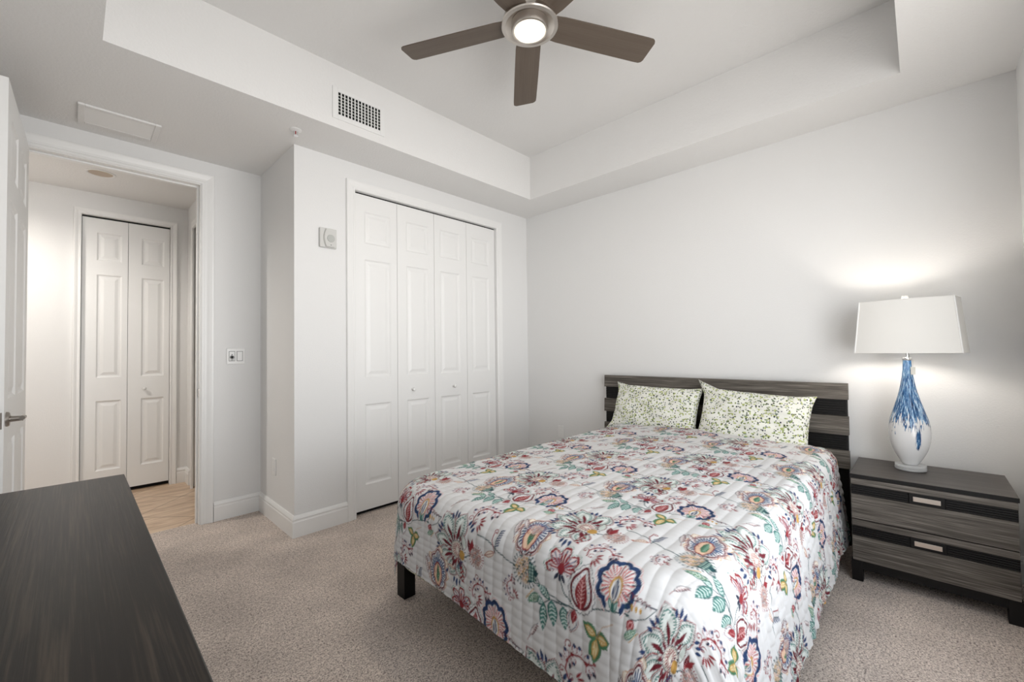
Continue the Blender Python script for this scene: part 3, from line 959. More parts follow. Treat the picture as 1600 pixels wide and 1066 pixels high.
def oval(u, v, rot=0, sc=1):
    p = Pen(u, v, rot, sc, .13)
    for ang, rr, l in ((8, .062, .030), (52, .048, .032), (-52, .048, .030), (95, .042, .030), (-95, .042, .028), (132, .05, .022), (-132, .05, .022)):
        t = math.radians(ang); b_ = (math.sin(t)*rr*.8, math.cos(t)*rr); e = (math.sin(t)*(rr*.8+l), math.cos(t)*(rr+l))
        p.put(p.leaf(b_, e, .031, .9), TAN); p.put(p.leaf(b_, (e[0]*.975, e[1]*.975), .0255, .9), C(232, 222, 208))
        p.put(p.leaf(b_, ((b_[0]+e[0])/2, (b_[1]+e[1])/2), .010), GREEN)
    r, a = p.polar(0, -.004, 1.42)
    s_ = np.abs(np.cos(4*a))
    tip = .008*np.exp(-(a/.4)**2)
    R = .043+.006*s_+tip
    p.put(r-R-.0035, C(176, 110, 92)); p.put(r-R-.0012, WHITE); p.put(r-R+.0006, DRED); p.put(r-R+.005, WHITE)
    st = np.abs(((a*16/math.pi) % 1)-.5)
    p.put(np.maximum(np.maximum(r-R+.0075, .019-r), (.235-st)*.022), BLUE)
    st2 = np.abs(((a*16/math.pi+.5) % 1)-.5)
    p.put(np.maximum(np.maximum(r-R+.013, .022-r), (.40-st2)*.022), LBLUE)
    rr, aa = p.polar(0, -.006, 2.0)
    R3 = .0185*(1-.25*np.cos(aa))*(1+.08*np.abs(np.sin(4*aa)))
    p.put(rr-R3-.0028, RED); p.put(rr-R3, PEACH)
    p.put(p.leaf((.002, -.044), (0, .022), .019), GREEN)
    for i in range(6):
        y = -.034+i*.009
        p.line([(.0, y), (.006, y+.008)], .0014, LTEAL); p.line([(.0, y), (-.006, y+.008)], .0014, INK)
    p.done()

def leaf5(u, v, rot=0, sc=1):
    p = Pen(u, v, rot, sc, .12)
    p.line([(.070, .022), (.03, .038), (.0, .034), (-.022, .018)], .0026, DTEAL)
    for b_, e, w in (((.0, .034), (-.044, .056), .020), ((-.022, .018), (-.056, .020), .018), ((-.022, .018), (-.026, -.052), .024), ((.004, .034), (.012, -.026), .030), ((.044, .034), (.050, -.018), .028)):
        p.put(p.leaf(b_, e, w+.004), DTEAL); p.put(p.leaf(b_, e, w), TEAL)
        b0 = np.array(b_); e0 = np.array(e); d = e0-b0; nn = np.array([-d[1], d[0]])/np.hypot(*d)
        for i in range(5):
            t = .16+i*.15
            c = b0+d*t
            for sg in (-1, 1):
                q = c+d*.07+nn*sg*w*.34*math.sin(math.pi*(t+.05))
                p.line([tuple(c+nn*sg*.0016), tuple(q)], .0031, C(206, 224, 220))
    p.done()

def leaf3(u, v, rot=0, sc=1):
    p = Pen(u, v, rot, sc, .1)
    for e, w in (((-.036, .030), .030), ((-.006, -.046), .032), ((.038, .012), .034)):
        b_ = (.002, .010)
        for k in (0, 1):
            p.put(np.minimum(p.leaf(b_, e, w), p.leaf((b_[0]+e[0]*.25, b_[1]+e[1]*.25), (e[0]*.75+e[1]*.28, e[1]*.75-e[0]*.28), w*.55))-.0012, GREEN if k == 0 else GREEN)
        p.put(p.leaf((b_[0]+e[0]*.1, b_[1]+e[1]*.1), (e[0]*.86, e[1]*.86), w*.62), GOLD)
        p.put(p.leaf((b_[0]+e[0]*.15, b_[1]+e[1]*.15), (e[0]*.8, e[1]*.8), w*.44), C(222, 206, 156))
        p.line([b_, (e[0]*.8, e[1]*.8)], .0022, GOLD)
        for i in range(3):
            t = .3+i*.2
            p.put(p.ell(b_[0]+(e[0]-b_[0])*t+e[1]*.12, b_[1]+(e[1]-b_[1])*t-e[0]*.12, .002, .002), GOLD)
    p.line([(.002, .010), (.02, .040), (.052, .056)], .0016, TAN)
    p.done()

def swirl(u, v, rot=0, sc=1):
    p = Pen(u, v, rot, sc, .12)
    main = [(-.040, -.030), (-.044, -.010), (-.034, .012), (-.014, .026), (.008, .026), (.026, .014), (.046, .016)]
    buds = [((-.040, .004), (-.058, .022)), ((-.030, .016), (-.036, .040)), ((-.004, .028), (-.002, .052)), ((.008, .026), (.014, .048)), ((.026, .016), (.040, .036)), ((.030, .014), (.030, -.018)), ((.034, .014), (.050, -.010)), ((-.012, .022), (-.012, .002)), ((-.022, .018), (-.030, -.008))]
    for b_, e in buds:
        p.put(p.leaf(b_, e, .017), RED); p.put(p.leaf(b_, e, .0125), C(214, 210, 214)); m_ = ((b_[0]+e[0]*2)/3, (b_[1]+e[1]*2)/3)
        p.put(p.leaf(((b_[0]+e[0])/2, (b_[1]+e[1])/2), e, .0085), BLUE if e[1] > 0 else INK)
    p.line(main, .0042, RED)
    p.put(p.ell(-.014, .026, .006, .005), RED); p.put(p.ell(.026, .014, .006, .005), RED)
    curl(p, -.020, .046, .012, 200, -1, .0026, RED); curl(p, -.056, -.012, .010, 20, 1, .0026, RED)
    p.put(p.ell(.052, .018, .004, .004), RED)
    for i in range(5):
        a = math.radians(35-i*27)
        p.put(p.leaf((-.020+.010*math.cos(a), -.026+.010*math.sin(a)), (-.020+.034*math.cos(a), -.026+.034*math.sin(a)), .007), RED)
    curl(p, -.028, -.026, .010, 60, 1, .0024, RED)
    p.done()

def cone(u, v, rot=0, sc=1, pal=0):
    p = Pen(u, v, rot, sc, .1)
    dots, c1, c2 = ((DTEAL, GOLD, C(214, 176, 156)), (RED, C(178, 120, 116), C(120, 120, 140)))[pal]
    n = 26
    for i in range(n):
        a = 2*math.pi*i/n
        x, y = .037*math.cos(a), .037*math.sin(a)
        p.line([(x*.93, y*.93), (x*1.1, y*1.1)], .0022, dots)
        p.put(p.ell(x*1.14, y*1.14, .0022, .0022), dots)
    p.put(p.ell(0, 0, .033, .033), C(214, 206, 198))
    for j in range(-3, 4):
        for i in range(-3, 4):
            x = i*.0098+(.0049 if j % 2 else 0); y = j*.0086
            if math.hypot(x, y) > .030: continue
            p.put(p.ell(x, y, .0052, .0047), [c1, dots, c2][(i+2*j) % 3]); p.put(p.ell(x, y-.0008, .0032, .0028), C(226, 214, 200)); p.put(p.ell(x, y, .0014, .0014), [DRED, INK][(i+j) % 2])
    if pal == 0:
        p.put(np.maximum(p.ell(.010, 0, .030, .026), .014-p.X), DTEAL)
        for j in range(-2, 3):
            for i in range(3):
                p.put(p.ell(.019+i*.008, j*.008, .003, .003), C(150, 180, 168))
        p.put(p.leaf((.030, 0), (.048, .006), .016), DTEAL)
    p.done()

def pod(u, v, rot=0, sc=1):
    p = Pen(u, v, rot, sc, .1)
    for i in range(5):
        x = -.030+i*.013
        p.line(arc_pts(x, .018-i*.003, .007, 0, 180), .0026, DRED)
    p.line([(-.044, .016), (.0, .012), (.046, .010)], .0022, INK)
    p.line([(.046, .010), (.024, -.014), (-.004, -.026), (-.030, -.022)], .0022, DTEAL)
    for i in range(3): p.put(p.leaf((-.022+i*.012, .006-i*.002), (-.016+i*.012, -.010), .0075), GOLD)
    curl(p, -.032, -.004, .012, -60, 1, .0024, DTEAL)
    p.put(p.leaf((-.010, -.026), (-.020, -.052), .024), RED); p.put(p.leaf((-.011, -.029), (-.018, -.047), .014), PINK); p.put(p.leaf((-.012, -.032), (-.017, -.044), .008), RED)
    p.done()

def paisley(u, v, rot=0, sc=1):
    p = Pen(u, v, rot, sc, .17)
    c = (.022, -.012)
    for ang, L, w in ((-6, .118, .074), (40, .132, .076), (82, .126, .070), (122, .118, .070), (160, .105, .066), (198, .10, .06)):
        t = math.radians(ang); d = (-math.sin(t), math.cos(t))
        b_ = (c[0]+d[0]*.024, c[1]+d[1]*.024); e = (c[0]+d[0]*L, c[1]+d[1]*L)
        f = p.leaf(b_, e, w, 1.05)
        p.put(f-.001, RED); p.put(f+.0018, C(222, 222, 220)); p.put(np.abs(f+.0046)-.0012, DTEAL)
        # ladder band
        x = (p.X-b_[0])*d[0]+(p.Y-b_[1])*d[1]
        lad = np.maximum(np.abs(f+.009)-.0040, (.36-np.abs((x/.0065) % 1-.5))*.006)
        p.put(lad, C(150, 160, 158))
        p.put(np.abs(f+.0142)-.0014, TEAL)
        p.put(np.maximum(np.abs(f+.0185)-.0034, (.26-np.abs((x/.0074) % 1-.5))*.01), TEAL)
        p.put(f+.0225, C(214, 222, 218))
        m0 = (b_[0]+d[0]*(L-.024)*.16, b_[1]+d[1]*(L-.024)*.16); m1 = (b_[0]+d[0]*(L-.024)*.62, b_[1]+d[1]*(L-.024)*.62)
        p.put(p.leaf(m0, m1, .0115), DRED)
    for ang in (17, 62, 103, 142, 180, -34):
        t = math.radians(ang)
        for k in (-1, 0, 1):
            tt = t+k*.13; d = (-math.sin(tt), math.cos(tt))
            p.put(p.leaf((c[0]+d[0]*.094, c[1]+d[1]*.094), (c[0]+d[0]*(.124-abs(k)*.008), c[1]+d[1]*(.124-abs(k)*.008)), .0095), BLUE)
    for i in range(13):
        t = math.radians(-40+i*21); d = (-math.sin(t), math.cos(t))
        p.put(p.leaf((c[0]+d[0]*.031, c[1]+d[1]*.031), (c[0]+d[0]*.054, c[1]+d[1]*.054), .0085), DRED)
    p.put(p.ell(c[0], c[1], .033, .030), INK); p.put(p.ell(c[0], c[1], .0312, .0282), C(224, 218, 208))
    r, a = p.polar(*c)
    st = np.abs(((a*16/math.pi) % 1)-.5)
    p.put(np.maximum(np.abs(r-.026)-.0028, (.3-st)*.012), C(120, 120, 116))
    st = np.abs(((a*9/math.pi) % 1)-.5)
    p.put(np.maximum(np.abs(r-.0145)-.0075, (.25-st)*.014), RED)
    p.put(p.ell(.048, -.022, .014, .016), GOLD); 
    for i in range(9):
        t = i*.7; p.put(p.ell(.048+.019*math.cos(t), -.022+.021*math.sin(t), .0026, .0026), INK)
    curl(p, .056, .010, .016, 190, -1, .003, DTEAL)
    p.put(p.leaf((.060, -.002), (.050, .048), .022), C(206, 216, 210)); p.put(np.abs(p.leaf((.060, -.002), (.050, .048), .022))-.0012, DRED)
    p.put(p.leaf((.092, -.004), (.074, .040), .020), DRED); p.put(p.leaf((.092, -.006), (.098, .044), .018), RED)
    for i in range(4): p.line([(.090-.003*i, .002+i*.008), (.083-.002*i, .006+i*.008)], .0015, PINK)
    p.line([(.060, -.024), (.092, -.006)], .0028, DTEAL)
    # red tail below
    p.line([(.040, -.050), (.052, -.078), (.048, -.098)], .0028, RED)
    for i in range(6):
        y = -.060-i*.008; p.put(p.leaf((.050, y), (.062 if i % 2 else .038, y-.009), .0075), RED)
    p.done()

def sprig(u, v, rot=0, sc=1):
    p = Pen(u, v, rot, sc, .1)
    f = p.leaf((0, 0), (-.008, .064), .017)
    p.put(f, INK); p.put(f+.0018, C(218, 210, 210))
    for i in range(7): p.line([(-.0008*i, .008+i*.0075), (.005-.0008*i, .014+i*.0075)], .0026, C(120, 50, 60))
    p.line([(0, 0), (.004, -.020)], .002, C(150, 70, 66))
    p.done()

def fern(u, v, rot=0, sc=1, col=None):
    p = Pen(u, v, rot, sc, .1)
    f = p.leaf((0, 0), (-.052, -.010), .024)
    p.put(f, TEAL); p.put(f+.003, C(206, 220, 210))
    for i in range(6): p.line([(-.006-.007*i, -.002-.0013*i), (-.012-.007*i, .006-.001*i)], .003, GREEN); p.line([(-.006-.007*i, -.002-.0013*i), (-.012-.007*i, -.009-.001*i)], .003, GREEN)
    for i in range(7): p.put(p.ell(-.020-.0055*i, .014-.0052*i*.5, .0022, .0022), GOLD)
    p.done()

def feather(u, v, rot=0, sc=1):
    p = Pen(u, v, rot, sc, .1)
    p.line([(0, -.018), (-.004, .012), (.006, .044)], .0026, DTEAL)
    for i in range(7): p.line([(-.003+i*.0012, i*.007), (.011+i*.0008, .006+i*.0068)], .0034, BLUE)
    p.line([(-.004, -.016), (-.020, .012), (-.018, .034)], .003, RED); curl(p, -.012, .036, .008, 180, -1, .0026, RED)
    f = p.leaf((-.006, -.018), (-.052, -.040), .018)
    p.put(f, C(176, 110, 84)); p.put(f+.0022, C(230, 218, 204))
    for i in range(6): p.put(p.ell(-.012-.0065*i, -.021-.0031*i, .003, .0016, 40), RED)
    p.done()

def halfleaf(u, v, rot=0, sc=1):
    p = Pen(u, v, rot, sc, .1)
    f = p.leaf((.030, .024), (-.036, -.024), .048, .9)
    p.put(f-.001, RED); p.put(f+.0014, WHITE); p.put(np.abs(f+.006)-.0014, BLUE); p.put(p.leaf((.030, .022), (-.008, -.006), .026), RED)
    for i in range(4): p.line([(.024-.008*i, .018-.006*i), (.022-.009*i, .008-.006*i)], .0014, PINK)
    p.done()

def stem(pts, w=.0028, col=None):
    for (a, b_) in zip(pts[:-1], pts[1:]):
        p = Pen((a[0]+b_[0])/2, (a[1]+b_[1])/2, 0, 1, max(.02, math.hypot(a[0]-b_[0], a[1]-b_[1])/2+.006))
        c = ((a[0]+b_[0])/2, (a[1]+b_[1])/2)
        p.put(p.seg((a[0]-c[0], a[1]-c[1]), (b_[0]-c[0], b_[1]-c[1]), w), DTEAL if col is None else col); p.done()

def smooth_pts(pts, n=5):
    out = []
    P = [pts[0]]+list(pts)+[pts[-1]]
    for i in range(1, len(P)-2):
        for k in range(n):
            t = k/n
            out.append(tuple(.5*((2*P[i][j])+(-P[i-1][j]+P[i+1][j])*t+(2*P[i-1][j]-5*P[i][j]+4*P[i+1][j]-P[i+2][j])*t*t+(-P[i-1][j]+3*P[i][j]-3*P[i+1][j]+P[i+2][j])*t**3) for j in (0, 1)))
    out.append(pts[-1])
    return out

for du, dv in ((0, 0), (.43, .27)):
    stem(smooth_pts([(-.53+du, -.030+dv), (-.47+du, -.035+dv), (-.41+du, -.055+dv), (-.34+du, -.070+dv), (-.285+du, -.085+dv), (-.17+du, -.100+dv), (-.105+du, -.098+dv), (-.05+du, -.075+dv), (0+du, -.062+dv), (.05+du, -.055+dv)]))
    stem(smooth_pts([(-.31+du, -.02+dv), (-.275+du, -.050+dv), (-.24+du, -.090+dv)]))
    stem(smooth_pts([(-.17+du, -.035+dv), (-.155+du, -.075+dv), (-.115+du, -.096+dv)]))
    stem(smooth_pts([(-.20+du, -.115+dv), (-.165+du, -.105+dv), (-.12+du, -.10+dv)]), .0022)
    stem(smooth_pts([(-.29+du, -.075+dv), (-.25+du, -.085+dv), (-.235+du, -.092+dv)]), .0022)
    paisley(.205+du, -.095+dv)
    swirl(.325+du, .035+dv, 14)
    oval(-.315+du, .045+dv)
    leaf5(-.205+du, -.145+dv)
    leaf3(-.052+du, -.150+dv)
    cone(-.305+du, -.066+dv, 0, 1.05, 0)
    cone(-.10+du, .170+dv, 0, .82, 1)
    carnation(-.172+du, .0+dv)
    pom(-.098+du, -.048+dv, -6)
    daisy(0+du, 0+dv)
    swirl(-.075+du, .062+dv, 0, .86)
    pod(.075+du, -.035+dv)
    halfleaf(-.125+du, -.130+dv, 40, .72)
    sprig(-.375+du, .010+dv, 8); sprig(-.345+du, .040+dv, 36, .9)
    feather(-.435+du, -.040+dv)
    fern(-.245+du, -.112+dv, 25)
    sprig(.150+du, .035+dv, -40, .8); fern(.045+du, -.105+dv, 200, .8); feather(-.20+du, .10+dv, -30, .8)
    cone(.115+du, -.215+dv, 30, .6, 1); swirl(-.36+du, -.135+dv, 70, .62)

ras = ras*.86+.14*ras.mean(-1, keepdims=True)      # slightly faded print

# ------------------------------------------------------------------ quilt : cloth
QX0, QXE, QYC, QHW, QZ = 3.03, 1.055, 1.075, .625, .612     # head edge, start of foot roll, centre line, half flat width, top height
GS = .0032
S1, TB = (QX0-QXE)+.375, QHW+.590
TL, TR = QHW+.440, QHW+.545      # cloth to the closet side / to the lamp side
ns, nt = int(S1/GS), int((TL+TR)/GS)
s = np.linspace(0, S1, ns); t = np.linspace(-TR, TL, nt)
Sg, Tg = np.meshgrid(s, t, indexing='ij')
RC = .15                          # plan radius of the mattress corner
a = np.maximum(0, Sg-(QX0-QXE-RC)); bb = np.maximum(0, np.abs(Tg)-(QHW-RC)); sgn = np.sign(Tg)
pq = 4.0
rad = (a**pq+bb**pq)**(1/pq)
d = np.maximum(0, rad-RC)
phi = np.arctan2(bb, a+1e-9)
cornerness = np.sin(2*phi)**2
RA = .085
arc = np.minimum(d, RA*math.pi/2)
rest = np.maximum(0, d-RA*math.pi/2)
wave = np.zeros_like(d)
along_side = Sg; along_foot = Tg
rng = np.random.RandomState(3)
def soft(x, seed, n=5, f0=2.0, f1=9.0):
    r_ = np.random.RandomState(seed); y = 0
    for _ in range(n):
        y = y+r_.uniform(.4, 1)*np.sin(x*r_.uniform(f0, f1)*2+r_.uniform(0, 6.28))
    return y/n
side_w = soft(along_side, 11, 5, 2, 7)*.016
foot_w = soft(along_foot, 5, 4, 2, 6)*.012
wgt_f = np.cos(phi)**2
wave = (foot_w*wgt_f+side_w*(1-wgt_f))*np.clip(rest/.35, 0, 1)
flare = (.04*wgt_f+.10*(1-wgt_f))+.04*cornerness
slope = np.arctan(flare)
out = RA*np.sin(arc/RA)+rest*np.sin(slope)+wave
drop = RA*(1-np.cos(arc/RA))+rest*np.cos(slope)
# the hanging corner folds back a little
fold = (.022+.026*(Tg < 0))*np.sin(phi*6.0+.6)*cornerness*np.clip(rest/.3, 0, 1)
out = out+fold
cx, sy = np.cos(phi), np.sin(phi)
bx = QX0-np.minimum(Sg, QX0-QXE-RC)-np.minimum(rad, RC)*np.cos(phi); by = QYC+np.clip(Tg, -QHW+RC, QHW-RC)+np.minimum(rad, RC)*np.sin(phi)*sgn
top = QZ+.022*(1-(np.clip(Tg, -QHW, QHW)/QHW)**2)*(1-np.clip((Sg-(QX0-QXE-.5))/.7, 0, 1)**2*.6)
top = top+.006*soft(Sg+.7*Tg, 21, 5, 1, 5)*(d == 0)*np.clip((QHW-np.abs(Tg))/.1, 0, 1)
X = bx-out*cx; Y = by+out*sy*sgn; Z = top-drop
Z = np.maximum(Z, .02)
# hem height differs along the foot : lower toward the lamp side
Z = Z-.045*np.clip(rest/.25, 0, 1)*wgt_f*(-(Tg)/QHW)
# quilting channels
ch = .044
f1 = np.abs(np.sin(math.pi*Tg/ch))**.55
f2 = np.abs(np.sin(math.pi*Sg/.026))**.6
amp2 = .0010+.0009*np.clip(rest/.1, 0, 1)
h = .0031*(f1-.6)+amp2*(f2-.6)
rr_ = np.random.RandomState(9)
pk = np.zeros_like(Sg)
for _ in range(14):
    kx, ky = rr_.uniform(-90, 90), rr_.uniform(-90, 90); pk += np.sin(kx*Sg+ky*Tg+rr_.uniform(0, 6.28))
h = h+pk*.00018
sidepk = (1-wgt_f)*np.clip(rest/.08, 0, 1)*(np.sin(Sg*88+1.3*np.sin(Tg*11))*.0024+np.sin(Sg*151+2*np.sin(Tg*17))*.0016+np.sin(Tg*130+Sg*20)*.0012)
h = h+sidepk
P = np.stack([X, Y, Z], -1)
du = np.gradient(P, axis=0); dv = np.gradient(P, axis=1)
N = np.cross(du, dv); N /= np.linalg.norm(N, axis=-1, keepdims=True)+1e-9
if N[ns//3, nt//2, 2] < 0: N = -N
P = P+N*(h[..., None]+.006)
P[..., 2] = np.maximum(P[..., 2], .015)
# print colours (u to the right = -y, v toward the head = +x)
U0, V0 = -.584+.0, 1.523
vv = (QX0-Sg)-V0; uu = -(QYC+Tg)-U0
fu = (uu/RES) % NU; fv = (vv/RES) % NV
i0 = fv.astype(int) % NV; j0 = fu.astype(int) % NU
i1 = (i0+1) % NV; j1 = (j0+1) % NU
wa = (fv-np.floor(fv))[..., None]; wb = (fu-np.floor(fu))[..., None]
colr = (ras[i0, j0]*(1-wa)+ras[i1, j0]*wa)*(1-wb)+(ras[i0, j1]*(1-wa)+ras[i1, j1]*wa)*wb
# thin wash of colour bleeding through: none; stitched channel lines slightly greyer thread
col4 = np.ones((ns, nt, 4), np.float32); col4[..., :3] = colr
idx = np.arange(ns*nt).reshape(ns, nt)
quads = np.stack([idx[:-1, :-1], idx[1:, :-1], idx[1:, 1:], idx[:-1, 1:]], -1).reshape(-1, 4)
def big_mesh(name, verts, quads, mat, cols=None):
    me = bpy.data.meshes.new(name)
    me.vertices.add(len(verts)); me.vertices.foreach_set('co', verts.astype(np.float32).ravel())
    me.loops.add(len(quads)*4); me.loops.foreach_set('vertex_index', quads.astype(np.int32).ravel())
    me.polygons.add(len(quads)); me.polygons.foreach_set('loop_start', np.arange(0, len(quads)*4, 4, dtype=np.int32))
    try: me.polygons.foreach_set('loop_total', np.full(len(quads), 4, np.int32))
    except Exception: pass
    me.polygons.foreach_set('use_smooth', np.ones(len(quads), bool))
    me.update(); me.validate()
    if cols is not None:
        at = me.color_attributes.new('print', 'FLOAT_COLOR', 'POINT')
        at.data.foreach_set('color', cols.astype(np.float32).ravel())
    me.materials.append(mat)
    o = bpy.data.objects.new(name, me); COL.objects.link(o)
    return o
q = big_mesh('quilt', P.reshape(-1, 3), quads, M['quilt'], col4.reshape(-1, 4))
tag(q, 'white quilt printed with red, blue and green flowers draped over the bed', 'quilt')

# ------------------------------------------------------------------ pillows
def pillow(name, cy, cz, cx, w, h, th, lean, tilt, label, seed, ears):
    r_ = np.random.RandomState(seed)
    n = 40; m_ = 30
    vs = []; fs = []
    for side in (1, -1):
        for j in range(m_+1):
            for i in range(n+1):
                a = -1+2*i/n; c = -1+2*j/m_
                e = (1-abs(a)**3.0)*(1-abs(c)**3.0)
                e = max(e, 0)**.42
                pinch = 1-.055*(1-abs(a)**2)*abs(c)**3
                pinch2 = 1-.045*(1-abs(c)**2)*abs(a)**3
                x = a*w/2*pinch2; z = c*h/2*pinch
                k = ears[(0 if c > 0 else 2)+(0 if a < 0 else 1)]*max(0, abs(a)*abs(c)-.72)*.12
                x += math.copysign(k, a); z += math.copysign(k, c)
                wr = .006*math.sin(a*7+c*5+seed)+.005*math.sin(a*13-c*9+seed*2)+.004*math.sin(c*17+a*3)
                y = side*(th/2*e+wr*e)
                vs.append((x, y, z))
    o = (n+1)*(m_+1)
    for sd in (0, 1):
        for j in range(m_):
            for i in range(n):
                q_ = (sd*o+j*(n+1)+i, sd*o+j*(n+1)+i+1, sd*o+(j+1)*(n+1)+i+1, sd*o+(j+1)*(n+1)+i)
                fs.append(q_ if sd == 0 else q_[::-1])
    mb = MB(); mb.add(vs, fs)
    ob = mb.build(name, M['pillow'])
    weld(ob)
    for p in ob.data.polygons: p.use_smooth = True
    # local x -> along the bed width (-Y world), y -> toward the foot (-X), z up, leaning back
    ob.rotation_euler = (lean, tilt, -math.pi/2)
    ob.location = (cx, cy, cz)
    tag(ob, label, 'pillow', 'leaf-print pillows against the headboard')
    return ob
pillow('pillow', 1.490, .744, 3.105, .68, .36, .15, math.radians(-24), 0.015, 'left leaf-print pillow, lower one leaning on the headboard', 1, (-.6, .3, 1.4, .4))
pillow('pillow', .812, .732, 3.085, .655, .38, .16, math.radians(-22), 0.055, 'right leaf-print pillow with a pointed upper corner', 2, (1.5, .3, .4, .6))

# ------------------------------------------------------------------ nightstand
NX0, NX1, NY = 2.806, 3.250, .285
r = thing('nightstand', (NX0, 0, 0), 'grey two-drawer nightstand beside the bed, lamp on top', 'nightstand')
off = (NX0, 0, 0)
b = MB(); b.box(NX0-.004, NX1, -NY, NY, .525, .545); b.build('top', M['topwood'], r, off, bevel=.0015)
b = MB(); b.box(NX0-.0045, NX0-.0035, -NY, NY, .526, .5445); b.build('edge_band', M['blackwood'], r, off)
b = MB(); b.box(NX0+.018, NX1-.005, -NY+.004, NY-.004, .095, .525); b.build('body', M['blackwood'], r, off, bevel=.001)
def drawer(z0, z1):
    # grey strip, ribbed black band with handle, tall grey panel
    mb = MB()
    bz1 = z1-.030; bz0 = bz1-.052
    mb.box(NX0, NX0+.018, -NY+.004, NY-.004, bz1, z1); mb.box(NX0, NX0+.018, -NY+.004, NY-.004, z0, bz0)
    d_ = mb.build('drawer', M['greywood'], r, off, bevel=.001)
    h = bz1-bz0
    mb = MB(); nr = 5
    mb.box(NX0+.009, NX0+.018, -NY+.004, NY-.004, bz0, bz1)
    for y0, y1 in ((-NY+.004, -.064), (.064, NY-.004)):
        for i in range(nr): mb.box(NX0+.003, NX0+.0095, y0, y1, bz0+h*(i+.22)/nr, bz0+h*(i+1)/nr)
    mb.build('ribbed_band', M['blackwood'], d_, off)
    mb = MB(); mb.box(NX0-.002, NX0+.0095, -.062, .062, bz0, bz1); mb.build('handle_frame', M['blackwood'], d_, off, bevel=.003)
    mb = MB(); mb.box(NX0-.005, NX0-.0015, -.047, .047, (bz0+bz1)/2-.011, (bz0+bz1)/2+.011); hd = mb.build('handle', M['handleplate'], d_, off, bevel=.001); hd['label'] = 'brushed steel bar pull'
drawer(.318, .523); drawer(.105, .312)
b = MB(); b.box(NX0+.006, NX0+.024, -NY, NY, .062, .103); b.box(NX0+.024, NX1-.01, NY-.02, NY, .062, .103); b.box(NX0+.024, NX1-.01, -NY, -NY+.02, .062, .103)
b.build('base_rail', M['blackwood'], r, off, bevel=.001)
for x in (NX0+.0, NX1-.055):
    for y in (-NY-.002, NY-.045+.002):
        b = MB(); b.box(x, x+.045, y, y+.045, 0, .103); b.build('leg', M['blackwood'], r, off, bevel=.0015)

# ------------------------------------------------------------------ table lamp
LX, LY, LZ = 3.090, .057, .545
r = thing('table_lamp', (LX, LY, LZ), 'lit table lamp with blue and white glass body on the nightstand', 'lamp')
b = MB(); b.lathe([(.001, 0), (.060, 0), (.064, .003), (.064, .012), (.061, .015), (.001, .015)], n=56); b.build('base', M['acrylic'], r, smooth=True)
b = MB(); b.lathe([(.001, .0155), (.060, .0155), (.063, .018), (.063, .027), (.060, .030), (.001, .030)], n=56); b.build('base', M['acrylic'], r, smooth=True)
prof = [(.001, .031), (.030, .031), (.036, .040), (.045, .055), (.056, .076), (.068, .103), (.0775, .135), (.0835, .170), (.0850, .202), (.0825, .235), (.0765, .268), (.068, .298), (.0575, .335), (.047, .372), (.037, .412), (.0295, .452), (.0235, .494), (.019, .540), (.0170, .575), (.0165, .583), (.001, .583)]
def refine(p, k=4):
    o = []
    for i in range(len(p)-1):
        for t in range(k): o.append((p[i][0]+(p[i+1][0]-p[i][0])*t/k, p[i][1]+(p[i+1][1]-p[i][1])*t/k))
    return o+[p[-1]]
b = MB(); b.lathe(prof, n=56); o = b.build('glass_body', M['lampglass'], r, smooth=True); o['label'] = 'white glass body streaked with blue at the neck'
b = MB(); b.lathe([(.019, .580), (.021, .583), (.021, .592), (.019, .594), (.010, .595), (.010, .640), (.014, .650), (.014, .690), (.001, .690)], n=32); b.build('neck', M['chrome'], r, smooth=True)
b = MB(); b.box(-.030, -.026, -.032, -.014, .505, .545); b.box(-.0285, -.0275, -.024, -.022, .545, .585); b.build('tag', M['grille'], r)
b = MB(); b.lathe([(.010, .690), (.014, .702), (.028, .742), (.030, .762), (.022, .787), (.001, .794)], n=24); b.build('bulb', M['bulb'], r, smooth=True)
# harp + finial
b = MB(); b.tube([(0, .012, .655), (0, .05, .70), (0, .055, .79), (0, .035, .86), (0, 0, .89)], .002, 8); b.tube([(0, -.012, .655), (0, -.05, .70), (0, -.055, .79), (0, -.035, .86), (0, 0, .89)], .002, 8); b.build('harp', M['chrome'], r, smooth=True)
b = MB(); b.lathe([(.004, .885), (.004, .905), (.013, .909), (.015, .915), (.013, .924), (.001, .929)], n=24); b.build('finial', M['plastic'], r, smooth=True)
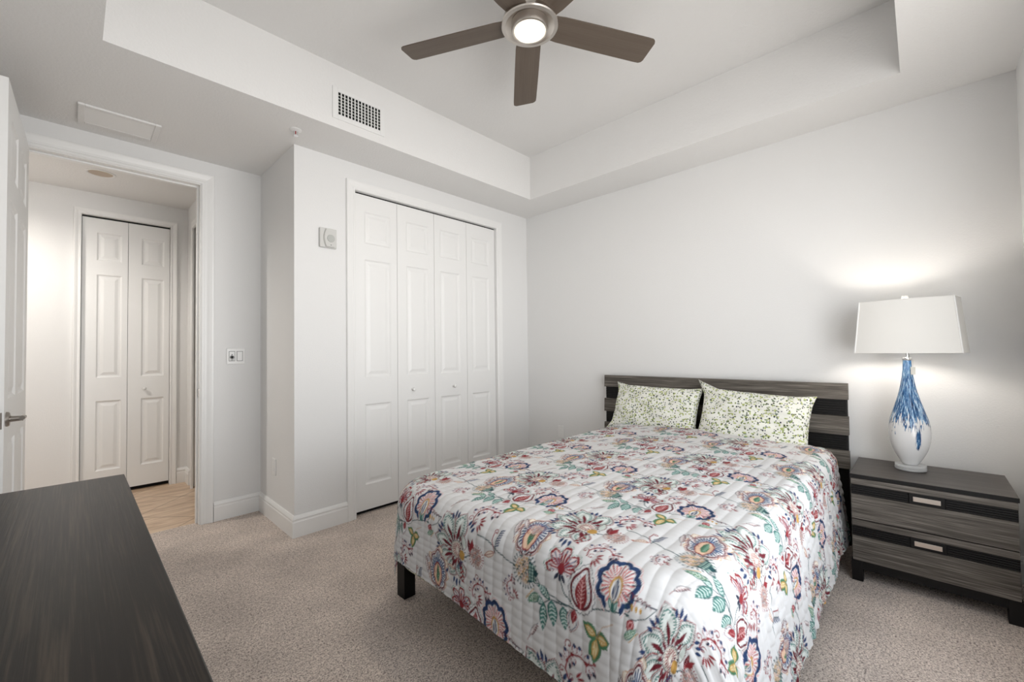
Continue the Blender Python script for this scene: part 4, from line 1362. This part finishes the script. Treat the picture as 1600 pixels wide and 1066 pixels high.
# shade : bowed rectangle, wider at the bottom, rotated on the lamp
SR = math.radians(-10)
def shade_ring(w, dpt, bow, z, inset=0):
    pts = []
    n = 18
    for i in range(n+1):
        t = -1+2*i/n; pts.append((-(dpt+bow*(1-t*t)), t*w))
    for i in range(n+1):
        t = 1-2*i/n; pts.append((dpt+bow*(1-t*t), t*w))
    c, s_ = math.cos(SR), math.sin(SR)
    return [((1-inset)*(x*c-y*s_), (1-inset)*(x*s_+y*c)-.012, z) for x, y in pts]
def shade_wall():
    mb = MB()
    lv = [(.62, .208, .100, .034), (.90, .184, .088, .032)]
    rings = []
    for k in range(9):
        t = k/8
        rings.append(shade_ring(lv[0][1]+(lv[1][1]-lv[0][1])*t, lv[0][2]+(lv[1][2]-lv[0][2])*t, lv[0][3]+(lv[1][3]-lv[0][3])*t, lv[0][0]+(lv[1][0]-lv[0][0])*t))
    L = len(rings[0]); vs = [v for rg in rings for v in rg]
    mb.add(vs, [(k*L+i, k*L+(i+1) % L, (k+1)*L+(i+1) % L, (k+1)*L+i) for k in range(8) for i in range(L)])
    return mb
sh = shade_wall().build('lamp_shade', M['shade'], r)
for p in sh.data.polygons: p.use_smooth = True
es = sh.modifiers.new('edges', 'EDGE_SPLIT'); es.split_angle = math.radians(35)
# rim bands and corner seams
mb = MB()
for z, w, dp, bo in ((.620, .2082, .1002, .034), (.899, .1842, .0882, .032)):
    rg = shade_ring(w, dp, bo, z); mb = MB(); mb.tube(rg+[rg[0]], .0018, 6); mb.build('rim_trim', M['shade'], sh)
mb = MB()
for sg in (-1, 1):
    lo = shade_ring(.2082, .1003, .034, .62); hi = shade_ring(.1842, .0883, .032, .90)
    i = 0 if sg < 0 else 18
    p0, p1 = Vector(lo[i]), Vector(hi[i])
    mb = MB(); mb.tube([p0, p1], .0035, 6); mb.build('corner_seam', M['trim'], sh)
# spider that holds the shade
mb = MB(); mb.tube([(0, -.15, .889), (0, .15, .889)], .0018, 6); mb.tube([(-.08, 0, .889), (.08, 0, .889)], .0018, 6); mb.build('spider', M['chrome'], sh)
